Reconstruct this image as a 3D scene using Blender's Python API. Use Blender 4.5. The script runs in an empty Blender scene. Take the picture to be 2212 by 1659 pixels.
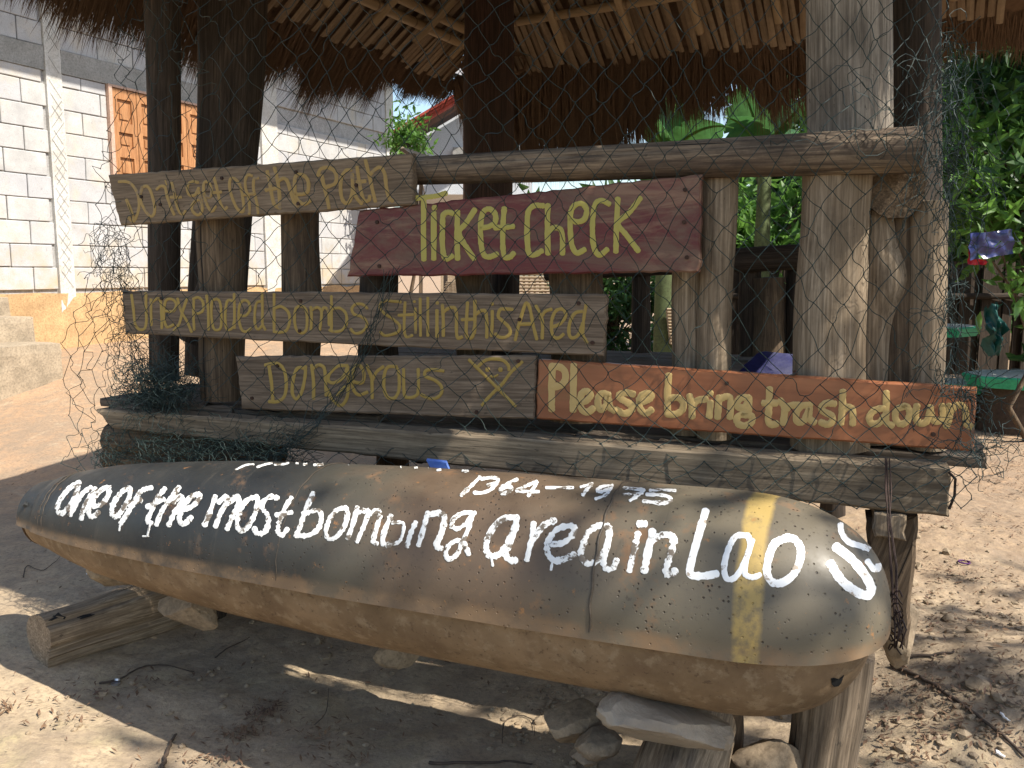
import bpy, math, random
import numpy as np
from mathutils import Vector, Matrix, noise as mnoise
from mathutils.bvhtree import BVHTree
R = math.radians
random.seed(7); rng = np.random.default_rng(7)
S = bpy.context.scene
COL = S.collection
# ------------------------------------------------------------------ camera
CAM_H, PITCH, FPX, CX, CY = 1.15, 7.37, 1855.0, 1106.0, 829.5     # image measured on a 2212 x 1659 frame
cam_d = bpy.data.cameras.new('camera'); cam = bpy.data.objects.new('camera', cam_d); COL.objects.link(cam)
cam.location = (0, 0, CAM_H); cam.rotation_euler = (R(90 - PITCH), 0, 0)
cam_d.sensor_width = 36; cam_d.lens = 36 * FPX / 2212; cam_d.clip_start = .05; cam_d.clip_end = 500
S.camera = cam
# ------------------------------------------------------------------ light
SUNV = Vector((.69, -.45, 1.0)).normalized()
world = bpy.data.worlds.new('World'); S.world = world; world.use_nodes = True
wn = world.node_tree.nodes; wl = world.node_tree.links
sky = wn.new('ShaderNodeTexSky'); sky.sky_type = 'NISHITA'; sky.sun_disc = False
sky.sun_elevation = math.asin(SUNV.z); sky.sun_rotation = math.atan2(SUNV.x, SUNV.y)
sky.altitude = 400; sky.air_density = 1.2; sky.dust_density = 1.6
wn['Background'].inputs[1].default_value = .135
wl.new(sky.outputs[0], wn['Background'].inputs[0])
sun_d = bpy.data.lights.new('sun', 'SUN'); sun_d.energy = 5.0; sun_d.angle = R(.53); sun_d.color = (1, .945, .85)
sun = bpy.data.objects.new('sun', sun_d); COL.objects.link(sun)
sun.rotation_euler = (-SUNV).to_track_quat('-Z', 'Y').to_euler()
S.view_settings.view_transform = 'Standard'; S.view_settings.look = 'None'
S.view_settings.exposure = .80; S.view_settings.gamma = 1; S.view_settings.use_curve_mapping = False
S.render.engine = 'CYCLES'
S.cycles.max_bounces = 8; S.cycles.diffuse_bounces = 5

# ------------------------------------------------------------------ geometry of the view -> places in the world
_p = R(PITCH)
FWD = Vector((0, math.cos(_p), -math.sin(_p))); UPV = Vector((0, math.sin(_p), math.cos(_p))); RGT = Vector((1, 0, 0))
C0 = Vector((0, 0, CAM_H))
def ray(u, v): return FWD + RGT * ((u - CX) / FPX) - UPV * ((v - CY) / FPX)
def on_plane(u, v, p0, n):
    d = ray(u, v); return C0 + d * ((p0 - C0).dot(n) / d.dot(n))
def on_z(u, v, z):
    d = ray(u, v); return C0 + d * ((z - CAM_H) / d.z)
def at_y(u, v, y):
    d = ray(u, v); return C0 + d * (y / d.y)
def dist(p): return (p - C0).dot(FWD)
# bench frame
E1 = Vector((.936, -.351, 0)).normalized(); E2 = Vector((-E1.y, E1.x, 0)); ZV = Vector((0, 0, 1))
O = Vector((.97, 1.87, 0)) * .92
def on_t(u, v, t): return on_plane(u, v, O + E2 * t, E2)
def B(s, t, z): return O + E1 * s + E2 * t + ZV * z
# left wall frame
W0 = at_y(60, 400, 7.6); W0.z = 0; WD = Vector((.434, .901, 0)).normalized(); WN = Vector((WD.y, -WD.x, 0))
def on_w(u, v, off=0): return on_plane(u, v, W0 + WN * off, WN)

# ------------------------------------------------------------------ noise helpers
def vnoise(x, y, seed=0):
    x = np.asarray(x, float); y = np.asarray(y, float)
    xi = np.floor(x).astype(int); yi = np.floor(y).astype(int); xf = x - xi; yf = y - yi
    def h(a, b):
        n = (a * 374761393 + b * 668265263 + seed * 1442695041) & 0x7fffffff
        n = (n ^ (n >> 13)) * 1274126177 & 0x7fffffff
        return ((n ^ (n >> 16)) & 0xffff) / 65535.0
    u = xf * xf * (3 - 2 * xf); w = yf * yf * (3 - 2 * yf)
    return (h(xi, yi) * (1 - u) * (1 - w) + h(xi + 1, yi) * u * (1 - w) + h(xi, yi + 1) * (1 - u) * w + h(xi + 1, yi + 1) * u * w) * 2 - 1
def fbm(x, y, o=4, seed=0):
    r = 0; a = 1.0; f = 1.0
    for k in range(o):
        r = r + a * vnoise(np.asarray(x) * f, np.asarray(y) * f, seed + k * 17); a *= .5; f *= 2.03
    return r
def sstep(a, b, x):
    t = np.clip((np.asarray(x, float) - a) / (b - a), 0, 1); return t * t * (3 - 2 * t)
def gz(x, y, fine=True):
    x = np.asarray(x, float); y = np.asarray(y, float)
    z = .11 * sstep(3.2, 7.5, y) * y * .55 * sstep(3.2, 7.5, y) * sstep(2.0, -.4, x)
    z = np.minimum(z, .5)
    z = z + .07 * sstep(-.6, -1.6, x) * sstep(5, 3, y)
    z = z + .13 * np.exp(-(((x - 1.35) / .42) ** 2 + ((y - 2.15) / .35) ** 2)) + .05 * np.exp(-(((x - 1.0) / .3) ** 2 + ((y - 1.75) / .25) ** 2))
    z = z + .045 * sstep(.9, 1.8, x) * sstep(1.6, 2.6, y)
    z = z + .022 * fbm(x * 1.1, y * 1.1, 3, 3) * sstep(0.5, 1.5, y)
    if fine: z = z + .006 * fbm(x * 9, y * 9, 4, 9) + .004 * np.clip(fbm(x * 30, y * 30, 2, 21), -.2, 1) * sstep(.7, 1.3, x + .3 * y)
    return z
def hit_ground(u, v, lift=0):
    z = 0.
    for k in range(14):
        p = on_z(u, v, z); z = float(gz(p.x, p.y)) + lift
    return on_z(u, v, z)

# ------------------------------------------------------------------ objects
def setp(o, label=None, cat=None, group=None, kind=None):
    if label: o['label'] = label
    if cat: o['category'] = cat
    if group: o['group'] = group
    if kind: o['kind'] = kind
    return o
def link(o, parent=None):
    COL.objects.link(o)
    if parent is not None: o.parent = parent
    return o
def empty(name, loc, label, cat, group=None):
    o = bpy.data.objects.new(name, None); o.location = loc; o.empty_display_size = .1; link(o); LOC[o.name] = Vector(loc)
    return setp(o, label, cat, group)
LOC = {}
def mesh(name, verts, faces, mats, parent=None, smooth=False, matrix=None, auto=None, uv=None):
    """one mesh object. verts in WORLD coordinates unless matrix (local -> world) is given"""
    me = bpy.data.meshes.new(name)
    me.from_pydata([tuple(v) for v in verts], [], [tuple(f) for f in faces])
    for m in (mats if isinstance(mats, (list, tuple)) else [mats]): me.materials.append(m)
    if smooth: me.polygons.foreach_set('use_smooth', [True] * len(me.polygons))
    me.update()
    o = bpy.data.objects.new(name, me); link(o)
    mw = matrix if matrix is not None else Matrix.Identity(4)
    if parent is not None:
        o.parent = parent
        pm = PM.get(parent.name) or Matrix.Translation(LOC.get(parent.name, Vector((0, 0, 0))))
        o.matrix_basis = pm.inverted() @ mw; PM[o.name] = mw
    else:
        o.matrix_basis = mw; PM[o.name] = mw
    if smooth and auto:
        me.set_sharp_from_angle(angle=R(auto))
    return o
PM = {}
def frame(origin, zdir, xhint=Vector((1, 0, 0))):
    z = zdir.normalized(); y = z.cross(xhint)
    if y.length < 1e-4: y = z.cross(Vector((0, 1, 0)))
    y.normalize(); x = y.cross(z)
    m = Matrix((x, y, z)).transposed().to_4x4(); m.translation = origin; return m

# ------------------------------------------------------------------ materials
class Mat:
    def __init__(s, name, rough=.8, metal=0, spec=.3):
        s.m = bpy.data.materials.new(name); s.m.use_nodes = True; s.t = s.m.node_tree; s.n = s.t.nodes; s.b = s.n['Principled BSDF']
        s.b.inputs['Roughness'].default_value = rough; s.b.inputs['Metallic'].default_value = metal
        s.b.inputs['Specular IOR Level'].default_value = spec
        s.tc = s.n.new('ShaderNodeTexCoord'); s.oi = None
    def L(s, a, b): s.t.links.new(a, b)
    def vec(s, scale=(1, 1, 1), space='Object', rand=True, rot=(0, 0, 0)):
        mp = s.n.new('ShaderNodeMapping'); s.L(s.tc.outputs[space], mp.inputs[0]); mp.inputs['Scale'].default_value = scale
        mp.inputs['Rotation'].default_value = rot
        if rand:
            if not s.oi: s.oi = s.n.new('ShaderNodeObjectInfo')
            mu = s.n.new('ShaderNodeMath'); mu.operation = 'MULTIPLY'; s.L(s.oi.outputs['Random'], mu.inputs[0]); mu.inputs[1].default_value = 37.
            s.L(mu.outputs[0], mp.inputs['Location'])
        return mp.outputs[0]
    def noise(s, v, scale=5, detail=5, rough=.55, dist=0):
        n = s.n.new('ShaderNodeTexNoise'); s.L(v, n.inputs['Vector']); n.inputs['Scale'].default_value = scale
        n.inputs['Detail'].default_value = detail; n.inputs['Roughness'].default_value = rough; n.inputs['Distortion'].default_value = dist
        return n.outputs[0]
    def vor(s, v, scale=5, feature='F1', out='Distance'):
        n = s.n.new('ShaderNodeTexVoronoi'); n.feature = feature; s.L(v, n.inputs['Vector']); n.inputs['Scale'].default_value = scale
        return n.outputs[out]
    def ramp(s, f, stops):
        r = s.n.new('ShaderNodeValToRGB'); s.L(f, r.inputs[0]); e = r.color_ramp.elements
        while len(e) < len(stops): e.new(.5)
        for q, (p, c) in zip(e, stops):
            q.position = p; q.color = (c, c, c, 1) if isinstance(c, (int, float)) else (*c, 1)
        return r.outputs[0]
    def mix(s, f, a, b, mode='MIX'):
        n = s.n.new('ShaderNodeMix'); n.data_type = 'RGBA'; n.blend_type = mode
        if isinstance(f, (int, float)): n.inputs[0].default_value = f
        else: s.L(f, n.inputs[0])
        for k, q in ((6, a), (7, b)):
            if isinstance(q, tuple): n.inputs[k].default_value = (*q, 1)
            else: s.L(q, n.inputs[k])
        return n.outputs[2]
    def math(s, op, a, b=0):
        n = s.n.new('ShaderNodeMath'); n.operation = op
        for k, q in ((0, a), (1, b)):
            if isinstance(q, (int, float)): n.inputs[k].default_value = q
            else: s.L(q, n.inputs[k])
        return n.outputs[0]
    def sep(s, space='Object'):
        n = s.n.new('ShaderNodeSeparateXYZ'); s.L(s.tc.outputs[space], n.inputs[0]); return n.outputs
    def pos(s):
        g = s.n.new('ShaderNodeNewGeometry'); n = s.n.new('ShaderNodeSeparateXYZ'); s.L(g.outputs['Position'], n.inputs[0]); return g.outputs['Position'], n.outputs
    def bump(s, h, strength=.4, d=.01):
        n = s.n.new('ShaderNodeBump'); n.inputs['Strength'].default_value = strength; n.inputs['Distance'].default_value = d
        s.L(h, n.inputs['Height'])
        if s.b.inputs['Normal'].is_linked: s.L(s.b.inputs['Normal'].links[0].from_socket, n.inputs['Normal'])
        s.L(n.outputs[0], s.b.inputs['Normal'])
    def col(s, c):
        if isinstance(c, tuple): s.b.inputs['Base Color'].default_value = (*c, 1)
        else: s.L(c, s.b.inputs['Base Color'])
        return s
    def rgh(s, c): s.L(c, s.b.inputs['Roughness'])

def wood(name, light, dark, stain=(.03, .025, .02), grain=1., axis='z', rough=.85, stains=.45):
    m = Mat(name, rough, 0, .2)
    A = lambda q, l: {'z': (q, q, l), 'x': (l, q, q)}[axis]
    g = m.noise(m.vec(A(32, 2.6)), 1.0 * grain, 7, .72, .9); f = m.noise(m.vec(A(170, 6)), 1.0, 5, .65); h = m.noise(m.vec(A(9, 2.2)), 1., 5, .65, 1.)
    c = m.mix(m.ramp(g, [(.34, 0.), (.62, 1.)]), dark, light)
    c = m.mix(m.ramp(h, [(.36, .55), (.60, 0.)]), c, dark)
    c = m.mix(m.ramp(f, [(.36, .75), (.58, 0.)]), c, tuple(q * .55 for q in dark))
    c = m.mix(m.ramp(f, [(.56, 0.), (.74, .4)]), c, tuple(min(1, q * 1.35) for q in light))
    b = m.noise(m.vec((1, 1, 1)), 5, 6, .7)
    c = m.mix(m.ramp(b, [(.50, 0.), (.72, stains)]), c, stain)
    sp = m.noise(m.vec(A(60, 26)), 1., 4, .7)
    c = m.mix(m.ramp(sp, [(.64, 0.), (.70, .6)]), c, stain)
    cr = m.noise(m.vec(A(42, .8)), 1., 3, .5, .3)
    crk = m.ramp(cr, [(.27, 1.), (.31, 0.)])
    c = m.mix(crk, c, tuple(q * .5 for q in stain))
    m.col(c)
    m.bump(g, .45, .003); m.bump(f, .6, .0016)
    m.bump(m.math('MULTIPLY', crk, -1.), .8, .006)
    return m.m
WPALE = wood('pale weathered wood', (.38, .30, .21), (.21, .155, .10), stains=.5)
WGREY = wood('grey driftwood', (.38, .33, .265), (.17, .14, .11), stains=.35)
WMID = wood('brown post wood', (.19, .135, .085), (.08, .055, .035), stains=.6)
WDARK = wood('dark pole wood', (.085, .062, .045), (.025, .018, .013), stains=.7)
WSTUMP = wood('fissured stump wood', (.26, .20, .14), (.12, .088, .06), stains=.5)
WLOG = wood('tan log wood', (.40, .31, .21), (.20, .145, .095), stains=.6)
WRED = wood('red brown hardwood', (.075, .04, .027), (.03, .018, .013))
WBEAM = wood('sawn beam wood', (.27, .21, .14), (.14, .105, .07), axis='x', stains=.5)
WDECK = wood('deck wood', (.16, .125, .095), (.07, .055, .042), axis='x', stains=.5)
WRAIL = wood('rail log wood', (.29, .215, .14), (.085, .06, .045), axis='z', stains=.8)
WSIGN = wood('sign board wood', (.25, .19, .135), (.145, .105, .072), axis='x', grain=1.4, stains=.35)
WSIGN2 = wood('tan sign wood', (.28, .21, .14), (.16, .115, .075), axis='x', grain=1.4, stains=.35)
WEND = wood('sawn end grain', (.45, .36, .25), (.2, .15, .1), axis='x')

def red_board():
    m = Mat('worn maroon board', .55, 0, .4)
    v = m.vec((3, 20, 20)); g = m.noise(v, 1., 6, .65, 1.2)
    wd = m.mix(g, (.085, .048, .032), (.19, .115, .075))
    n = m.noise(m.vec((2.2, 7, 7)), 1.5, 7, .7, 1.)
    n2 = m.math('SUBTRACT', n, m.math('MULTIPLY', m.sep()[0], .03))
    rd = m.mix(m.noise(m.vec(), 14, 4), (.085, .018, .020), (.15, .032, .028))
    c = m.mix(m.ramp(n2, [(.40, .12), (.54, 1.)]), wd, rd)
    c = m.mix(m.ramp(g, [(.55, 0.), (.70, .7)]), c, (.26, .16, .10))
    blk = m.ramp(m.noise(m.vec((3, 9, 9)), 2., 6, .7, .6), [(.62, 0.), (.72, .8)])
    c = m.mix(blk, c, (.025, .015, .015))
    m.col(c); m.bump(g, .5, .004); m.bump(n, .35, .003); return m.m
def orange_board():
    m = Mat('varnished orange board', .38, 0, .5)
    v = m.vec((1.2, 16, 16)); g = m.noise(v, 1., 5, .6, .8)
    c = m.mix(m.ramp(g, [(.3, 0.), (.7, 1.)]), (.19, .058, .022), (.32, .12, .05))
    n = m.noise(m.vec((1, 4, 4)), 2.4, 5, .6)
    c = m.mix(m.ramp(n, [(.56, 0.), (.68, .6)]), c, (.22, .13, .05))
    m.col(c); m.bump(g, .25, .002); return m.m
MRED, MORG = red_board(), orange_board()
def paint(name, c, c2, wear, wearcol, rough=.5, lo=.58, hi=.66, scale=26):
    m = Mat(name, rough, 0, .4)
    n = m.noise(m.vec((1, 1, 1), 'Object'), scale, 6, .7); k = m.noise(m.vec((1, 1, 1), 'Object'), 7, 4, .6)
    q = m.mix(k, c, c2)
    q = m.mix(m.ramp(n, [(lo, 0.), (hi, wear)]), q, wearcol)
    m.col(q); m.bump(n, .3, .002); return m.m
PYEL = paint('dull yellow sign paint', (.35, .24, .05), (.28, .185, .045), .85, (.14, .10, .06), lo=.60, hi=.70)
PYELF = paint('faded yellow sign paint', (.34, .22, .06), (.28, .18, .055), .9, (.20, .145, .09), lo=.55, hi=.66)
PYEL2 = paint('bright yellow sign paint', (.42, .36, .07), (.34, .29, .07), .5, (.2, .12, .05), rough=.4, lo=.64, hi=.72)
PBEIGE = paint('ochre sign paint', (.56, .39, .15), (.44, .30, .11), .4, (.25, .12, .05), rough=.45, lo=.62, hi=.75)
PWHITE = paint('flaking white paint', (.80, .80, .78), (.68, .66, .60), .95, (.12, .09, .06), rough=.6, lo=.535, hi=.575, scale=34)
PWHITE2 = paint('fresh white paint', (.82, .82, .80), (.72, .71, .68), .85, (.3, .22, .14), rough=.5, lo=.58, hi=.62, scale=44)

# ------------------------------------------------------------------ shape helpers
def post(name, p0, p1, r0, r1, mat, parent=None, seg=44, rings=26, lump=.10, crack=.10, bend=.0, flat=1., seed=None, knots=(), matrix=None, smooth=True, taper=1.):
    """an uneven wooden post between two world points, local z along it, with vertical fissures"""
    seed = seed if seed is not None else random.randrange(9999)
    ax = p1 - p0; Ln = ax.length; M = frame(p0, ax)
    rr = np.random.default_rng(seed)
    th = np.linspace(0, 2 * np.pi, seg, endpoint=False)
    prof = 1 + lump * .6 * (np.cos(th * 2 + rr.uniform(0, 6)) * rr.uniform(.2, 1) + .6 * np.cos(th * 3 + rr.uniform(0, 6)))
    ncr = rr.integers(4, 8); ca = rr.uniform(0, 2 * np.pi, ncr); cd = rr.uniform(.3, 1, ncr) * crack; cw = rr.uniform(.05, .11, ncr)
    verts = []; faces = []
    bx, by = rr.uniform(-1, 1), rr.uniform(-1, 1)
    for i in range(rings + 1):
        t = i / rings; z = t * Ln
        r = r0 + (r1 - r0) * t ** taper
        r *= 1 + lump * .35 * math.sin(t * 5.1 + seed) + lump * .25 * math.sin(t * 11 + seed * 1.7)
        for (kt, kh, ka, kw) in knots:
            pass
        ox = bend * bx * math.sin(t * math.pi) + bend * .4 * math.sin(t * 7 + seed); oy = bend * by * math.sin(t * math.pi)
        fine = vnoise(np.cos(th) * 7 + seed, np.sin(th) * 7 + z * 1.7, seed % 97) * .018 + vnoise(np.cos(th) * 17 + seed, np.sin(th) * 17 + z * .9, seed % 89) * .012
        cr = np.zeros(seg)
        for a, d, w in zip(ca, cd, cw):
            aa = a + .12 * math.sin(z * 2.2 + a * 3)
            dd = np.abs((th - aa + np.pi) % (2 * np.pi) - np.pi)
            cr -= d * np.exp(-(dd / w) ** 2) * (.35 + .65 * (math.sin(z * 2.6 + a * 5) * .5 + .5))
        rad = r * (prof + fine + cr)
        for (kt, kh, ka, kw) in knots:
            dd = np.abs((th - ka + np.pi) % (2 * np.pi) - np.pi)
            rad = rad + kh * np.exp(-(dd / .7) ** 2) * math.exp(-((t - kt) / kw) ** 2)
        for k in range(seg): verts.append((ox + rad[k] * math.cos(th[k]), oy + rad[k] * math.sin(th[k]) * flat, z))
    for i in range(rings):
        for k in range(seg):
            a = i * seg + k; b = i * seg + (k + 1) % seg; faces.append((a, b, b + seg, a + seg))
    n = len(verts); verts.append((0, 0, -.002)); verts.append((0, 0, Ln + .004))
    for k in range(seg):
        faces.append((n, (k + 1) % seg, k)); b = rings * seg; faces.append((n + 1, b + k, b + (k + 1) % seg))
    return mesh(name, verts, faces, mat, parent, smooth, M, auto=50)

def slab(name, quad_front, nrm, thick, mat, parent=None, jag=.0009, nseg=24, xdir=None, vseg=6, seed=1, bevel=.004):
    """a plank whose front face is the world quad TL,TR,BR,BL; goes back by thick along nrm; uneven edges; local x along its length"""
    TL, TR, BR, BL = quad_front; rr = np.random.default_rng(seed)
    x = ((TR + BR) - (TL + BL)).normalized(); M3 = Matrix((x, nrm.normalized(), x.cross(nrm.normalized()))).transposed(); M = M3.to_4x4(); M.translation = (TL + BL) / 2
    Mi = M.inverted(); q = [Mi @ p for p in (TL, TR, BR, BL)]; TL, TR, BR, BL = q
    verts = []; faces = []
    rows = []
    prof = [(0., bevel), (0, 0)]
    ts = np.linspace(0, 1, nseg + 1); jt = rr.normal(0, jag, nseg + 1); jb = rr.normal(0, jag, nseg + 1)
    jl = rr.normal(0, jag * 1.6, vseg + 1)
    def grid(yoff, inset):
        g = []
        for i, t in enumerate(ts):
            for j in range(vseg + 1):
                w = j / vseg
                p = (TL * (1 - w) + BL * w) * (1 - t) + (TR * (1 - w) + BR * w) * t
                p = p.copy()
                p.z += (jt[i] * (1 - w) + jb[i] * w)
                e = (jl[j] if i in (0, nseg) else 0); p.x += e
                if i == 0: p.x += inset
                if i == nseg: p.x -= inset
                if j == 0: p.z -= inset
                if j == vseg: p.z += inset
                p.y += yoff; g.append(tuple(p))
        return g
    H = vseg + 1; N = (nseg + 1) * H
    verts = grid(0, bevel) + grid(bevel, 0) + grid(thick - bevel, 0) + grid(thick, bevel)
    for i in range(nseg):
        for j in range(vseg):
            a = i * H + j; faces.append((a, a + 1, a + 1 + H, a + H)); b = a + 3 * N; faces.append((b, b + H, b + H + 1, b + 1))
    for L in range(3):
        for i in range(nseg):
            for (a, s) in ((i * H, 1), (i * H + vseg, -1)):
                f = [a + L * N, a + H + L * N, a + H + (L + 1) * N, a + (L + 1) * N]; faces.append(tuple(f if s == 1 else f[::-1]))
        for j in range(vseg):
            for (a, s) in ((j, -1), (nseg * H + j, 1)):
                f = [a + L * N, a + 1 + L * N, a + 1 + (L + 1) * N, a + (L + 1) * N]; faces.append(tuple(f if s == -1 else f[::-1])[::-1])
    return mesh(name, verts, faces, mat, parent, False, M)

def box_vf(c, hx, hy, hz):
    v = [Vector(c) + hx * a + hy * b + hz * d for a in (-1, 1) for b in (-1, 1) for d in (-1, 1)]
    f = [(0, 1, 3, 2), (4, 6, 7, 5), (0, 4, 5, 1), (2, 3, 7, 6), (0, 2, 6, 4), (1, 5, 7, 3)]
    return v, f
class MB:
    def __init__(s): s.v = []; s.f = []; s.mi = []
    def add(s, v, f, mi=0):
        n = len(s.v); s.v += list(v); s.f += [tuple(i + n for i in q) for q in f]; s.mi += [mi] * len(f)
    def box(s, c, hx, hy, hz, mi=0): s.add(*box_vf(c, hx, hy, hz), mi)
    def tube(s, pts, r, seg=5, mi=0, cap=False, r1=None):
        pts = [Vector(p) for p in pts]; n0 = len(s.v); up = Vector((.31, .22, .92)).normalized(); P = len(pts)
        for i, p in enumerate(pts):
            d = (pts[min(i + 1, P - 1)] - pts[max(i - 1, 0)])
            if d.length < 1e-9: d = Vector((0, 0, 1))
            d.normalize(); x = d.cross(up)
            if x.length < 1e-3: x = d.cross(Vector((1, 0, 0)))
            x.normalize(); y = x.cross(d); rr = r if r1 is None else r + (r1 - r) * i / (P - 1)
            for k in range(seg):
                a = 2 * math.pi * k / seg; s.v.append(p + x * (rr * math.cos(a)) + y * (rr * math.sin(a)))
        for i in range(P - 1):
            for k in range(seg):
                a = n0 + i * seg + k; b = n0 + i * seg + (k + 1) % seg; s.f.append((a, b, b + seg, a + seg)); s.mi.append(mi)
        if cap:
            s.f.append(tuple(n0 + k for k in range(seg))[::-1]); s.f.append(tuple(n0 + (P - 1) * seg + k for k in range(seg))); s.mi += [mi, mi]
    def build(s, name, mats, parent=None, smooth=False, auto=None):
        o = mesh(name, s.v, s.f, mats, parent, smooth, None, auto)
        if any(s.mi): o.data.polygons.foreach_set('material_index', s.mi)
        return o
def rock(name, c, size, rot, mat, parent=None, seed=1, sub=4, flatten=0.):
    import bmesh
    bm = bmesh.new(); bmesh.ops.create_icosphere(bm, subdivisions=sub, radius=1)
    rr = random.Random(seed); planes = []
    for k in range(11):
        d = Vector((rr.gauss(0, 1), rr.gauss(0, 1), rr.gauss(0, 1))).normalized(); planes.append((d, rr.uniform(.52, .92)))
    for v in bm.verts:
        p = v.co.copy()
        for d, h in planes:
            q = p.dot(d)
            if q > h: p -= d * (q - h) * .92
        p *= 1 + .05 * mnoise.noise(p * 2.2 + Vector((seed, 0, 0))) + .05 * mnoise.noise(p * 5 + Vector((0, seed, 0))) + .03 * mnoise.noise(p * 13 + Vector((0, 0, seed)))
        v.co = Vector((p.x * size[0], p.y * size[1], p.z * size[2]))
    me = bpy.data.meshes.new(name); bm.to_mesh(me); bm.free(); me.materials.append(mat)
    me.polygons.foreach_set('use_smooth', [True] * len(me.polygons)); me.set_sharp_from_angle(angle=R(24))
    o = bpy.data.objects.new(name, me); link(o); o.location = c; o.rotation_euler = rot; PM[o.name] = Matrix.Translation(c)
    return o

# =================================================================== GROUND
def ground_mat():
    m = Mat('packed earth', .95, 0, .15)
    P, xyz = m.pos()
    n1 = m.noise(P, 1.1, 6, .6); n2 = m.noise(P, 9, 7, .7); n3 = m.noise(P, 60, 4, .7); n4 = m.noise(P, 2.6, 5, .6, .5)
    c = m.mix(m.ramp(n1, [(.35, 0.), (.65, 1.)]), (.36, .265, .17), (.47, .365, .24))
    far = m.ramp(m.math('MULTIPLY', xyz[1], .12), [(.33, 0.), (.55, 1.)])
    c = m.mix(far, c, m.mix(n2, (.32, .20, .12), (.44, .295, .18)))
    moss = m.math('MULTIPLY', m.ramp(n4, [(.5, 0.), (.68, .75)]), m.ramp(m.math('ADD', m.math('MULTIPLY', xyz[1], .3), m.math('MULTIPLY', xyz[0], .07)), [(.52, 1.), (.72, 0.)]))
    c = m.mix(moss, c, (.25, .235, .11))
    c = m.mix(m.ramp(m.noise(P, 3.7, 6, .7, .8), [(.42, .55), (.56, 0.)]), c, (.25, .195, .14)); c = m.mix(m.ramp(m.noise(P, 5.3, 6, .7, .8), [(.54, 0.), (.68, .5)]), c, (.50, .39, .26))
    rt = m.ramp(m.math('ADD', m.math('MULTIPLY', xyz[0], .4), m.math('MULTIPLY', n1, .3)), [(.5, 0.), (.8, 1.)])
    c = m.mix(m.math('MULTIPLY', rt, m.ramp(n2, [(.42, .7), (.62, .05)])), c, (.24, .17, .115))
    c = m.mix(m.ramp(n3, [(.34, .6), (.52, 0.)]), c, (.18, .14, .10))
    c = m.mix(m.ramp(m.noise(P, 16, 7, .75), [(.38, .5), (.52, 0.)]), c, (.24, .185, .135))
    c = m.mix(m.ramp(m.noise(P, 25, 5, .75), [(.62, 0.), (.72, .5)]), c, (.5, .42, .30))
    m.col(c); m.bump(n2, .6, .02); m.bump(n3, .5, .006); return m.m
MGROUND = ground_mat()
xs = np.concatenate([np.linspace(-120, -8, 24)[:-1], np.linspace(-8, -2.4, 60)[:-1], np.linspace(-2.4, 2.8, 420)[:-1], np.linspace(2.8, 9, 60)[:-1], np.linspace(9, 120, 24)])
ys = np.concatenate([np.linspace(-40, .5, 20)[:-1], np.linspace(.5, 1.6, 40)[:-1], np.linspace(1.6, 3.8, 190)[:-1], np.linspace(3.8, 12, 130)[:-1], np.linspace(12, 200, 30)])
X, Y = np.meshgrid(xs, ys); Z = gz(X, Y)
nx, ny = len(xs), len(ys)
gv = np.stack([X.ravel(), Y.ravel(), Z.ravel()], 1)
I, J = np.meshgrid(np.arange(nx - 1), np.arange(ny - 1)); a = (J * nx + I).ravel()
gf = np.stack([a, a + 1, a + 1 + nx, a + nx], 1)
g = mesh('ground', gv.tolist(), gf.tolist(), MGROUND, smooth=True); setp(g, kind='structure')

# =================================================================== LEFT HOUSE
def block_mat():
    m = Mat('grey concrete block', .9, 0, .2)
    P, xyz = m.pos(); n = m.noise(P, 6, 6, .6); f = m.noise(P, 120, 3, .7)
    oi = m.n.new('ShaderNodeObjectInfo')
    n = m.ramp(n, [(.32, 0.), (.68, 1.)]); c = m.mix(n, (.36, .348, .33), (.54, .525, .50))
    c = m.mix(m.math('MULTIPLY', oi.outputs['Random'], .7), c, (.40, .40, .42)); st = m.noise(P, 2.2, 6, .7); c = m.mix(m.ramp(st, [(.50, 0.), (.66, .6)]), c, (.50, .42, .30)); c = m.mix(m.ramp(m.noise(P, 26, 5, .75), [(.60, 0.), (.68, .6)]), c, (.22, .21, .20))
    c = m.mix(m.ramp(f, [(.35, .6), (.55, 0.)]), c, (.32, .31, .30))
    mud = m.ramp(m.math('ADD', xyz[2], m.math('MULTIPLY', n, .35)), [(.95 / 2, .0), (1., .0)])
    z = m.math('SUBTRACT', 1.75, m.math('ADD', xyz[2], m.math('MULTIPLY', n, .8)))
    c = m.mix(m.ramp(z, [(.0, 0.), (.55, .55)]), c, (.48, .36, .20))
    m.col(c); m.bump(f, .5, .004); return m.m
MBLOCK = block_mat()
def plain(name, c, c2=None, rough=.85, scale=8, bump=.3, metal=0, spec=.3, space='Object', fine=90):
    m = Mat(name, rough, metal, spec); P, xyz = m.pos()
    n = m.noise(P, scale, 6, .65)
    n = m.ramp(n, [(.34, 0.), (.64, 1.)]); q = m.mix(n, c, c2 or tuple(q * .7 for q in c)); k = m.noise(P, fine * .7, 5, .7)
    if bump: q = m.mix(m.ramp(k, [(.34, .55), (.52, 0.)]), q, tuple(x * .5 for x in (c2 or c))); q = m.mix(m.ramp(k, [(.56, 0.), (.70, .4)]), q, tuple(min(.9, x * 1.3) for x in c))
    m.col(q)
    if bump: m.bump(m.noise(P, fine, 4, .6), bump, .004)
    return m.m
MMORTAR = plain('rough mortar', (.40, .39, .375), (.30, .29, .28), scale=14)
MLINTEL = plain('cast grey concrete', (.33, .32, .30), (.24, .235, .215), scale=5)
MCOLUMN = plain('whitish cement column', (.56, .55, .52), (.46, .43, .38), scale=7)
MPLASTER = plain('mud stained plinth', (.52, .34, .17), (.38, .24, .12), scale=6, bump=.8)
MSTEP = plain('worn concrete step', (.40, .32, .225), (.25, .20, .14), scale=5, bump=.5)
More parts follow.
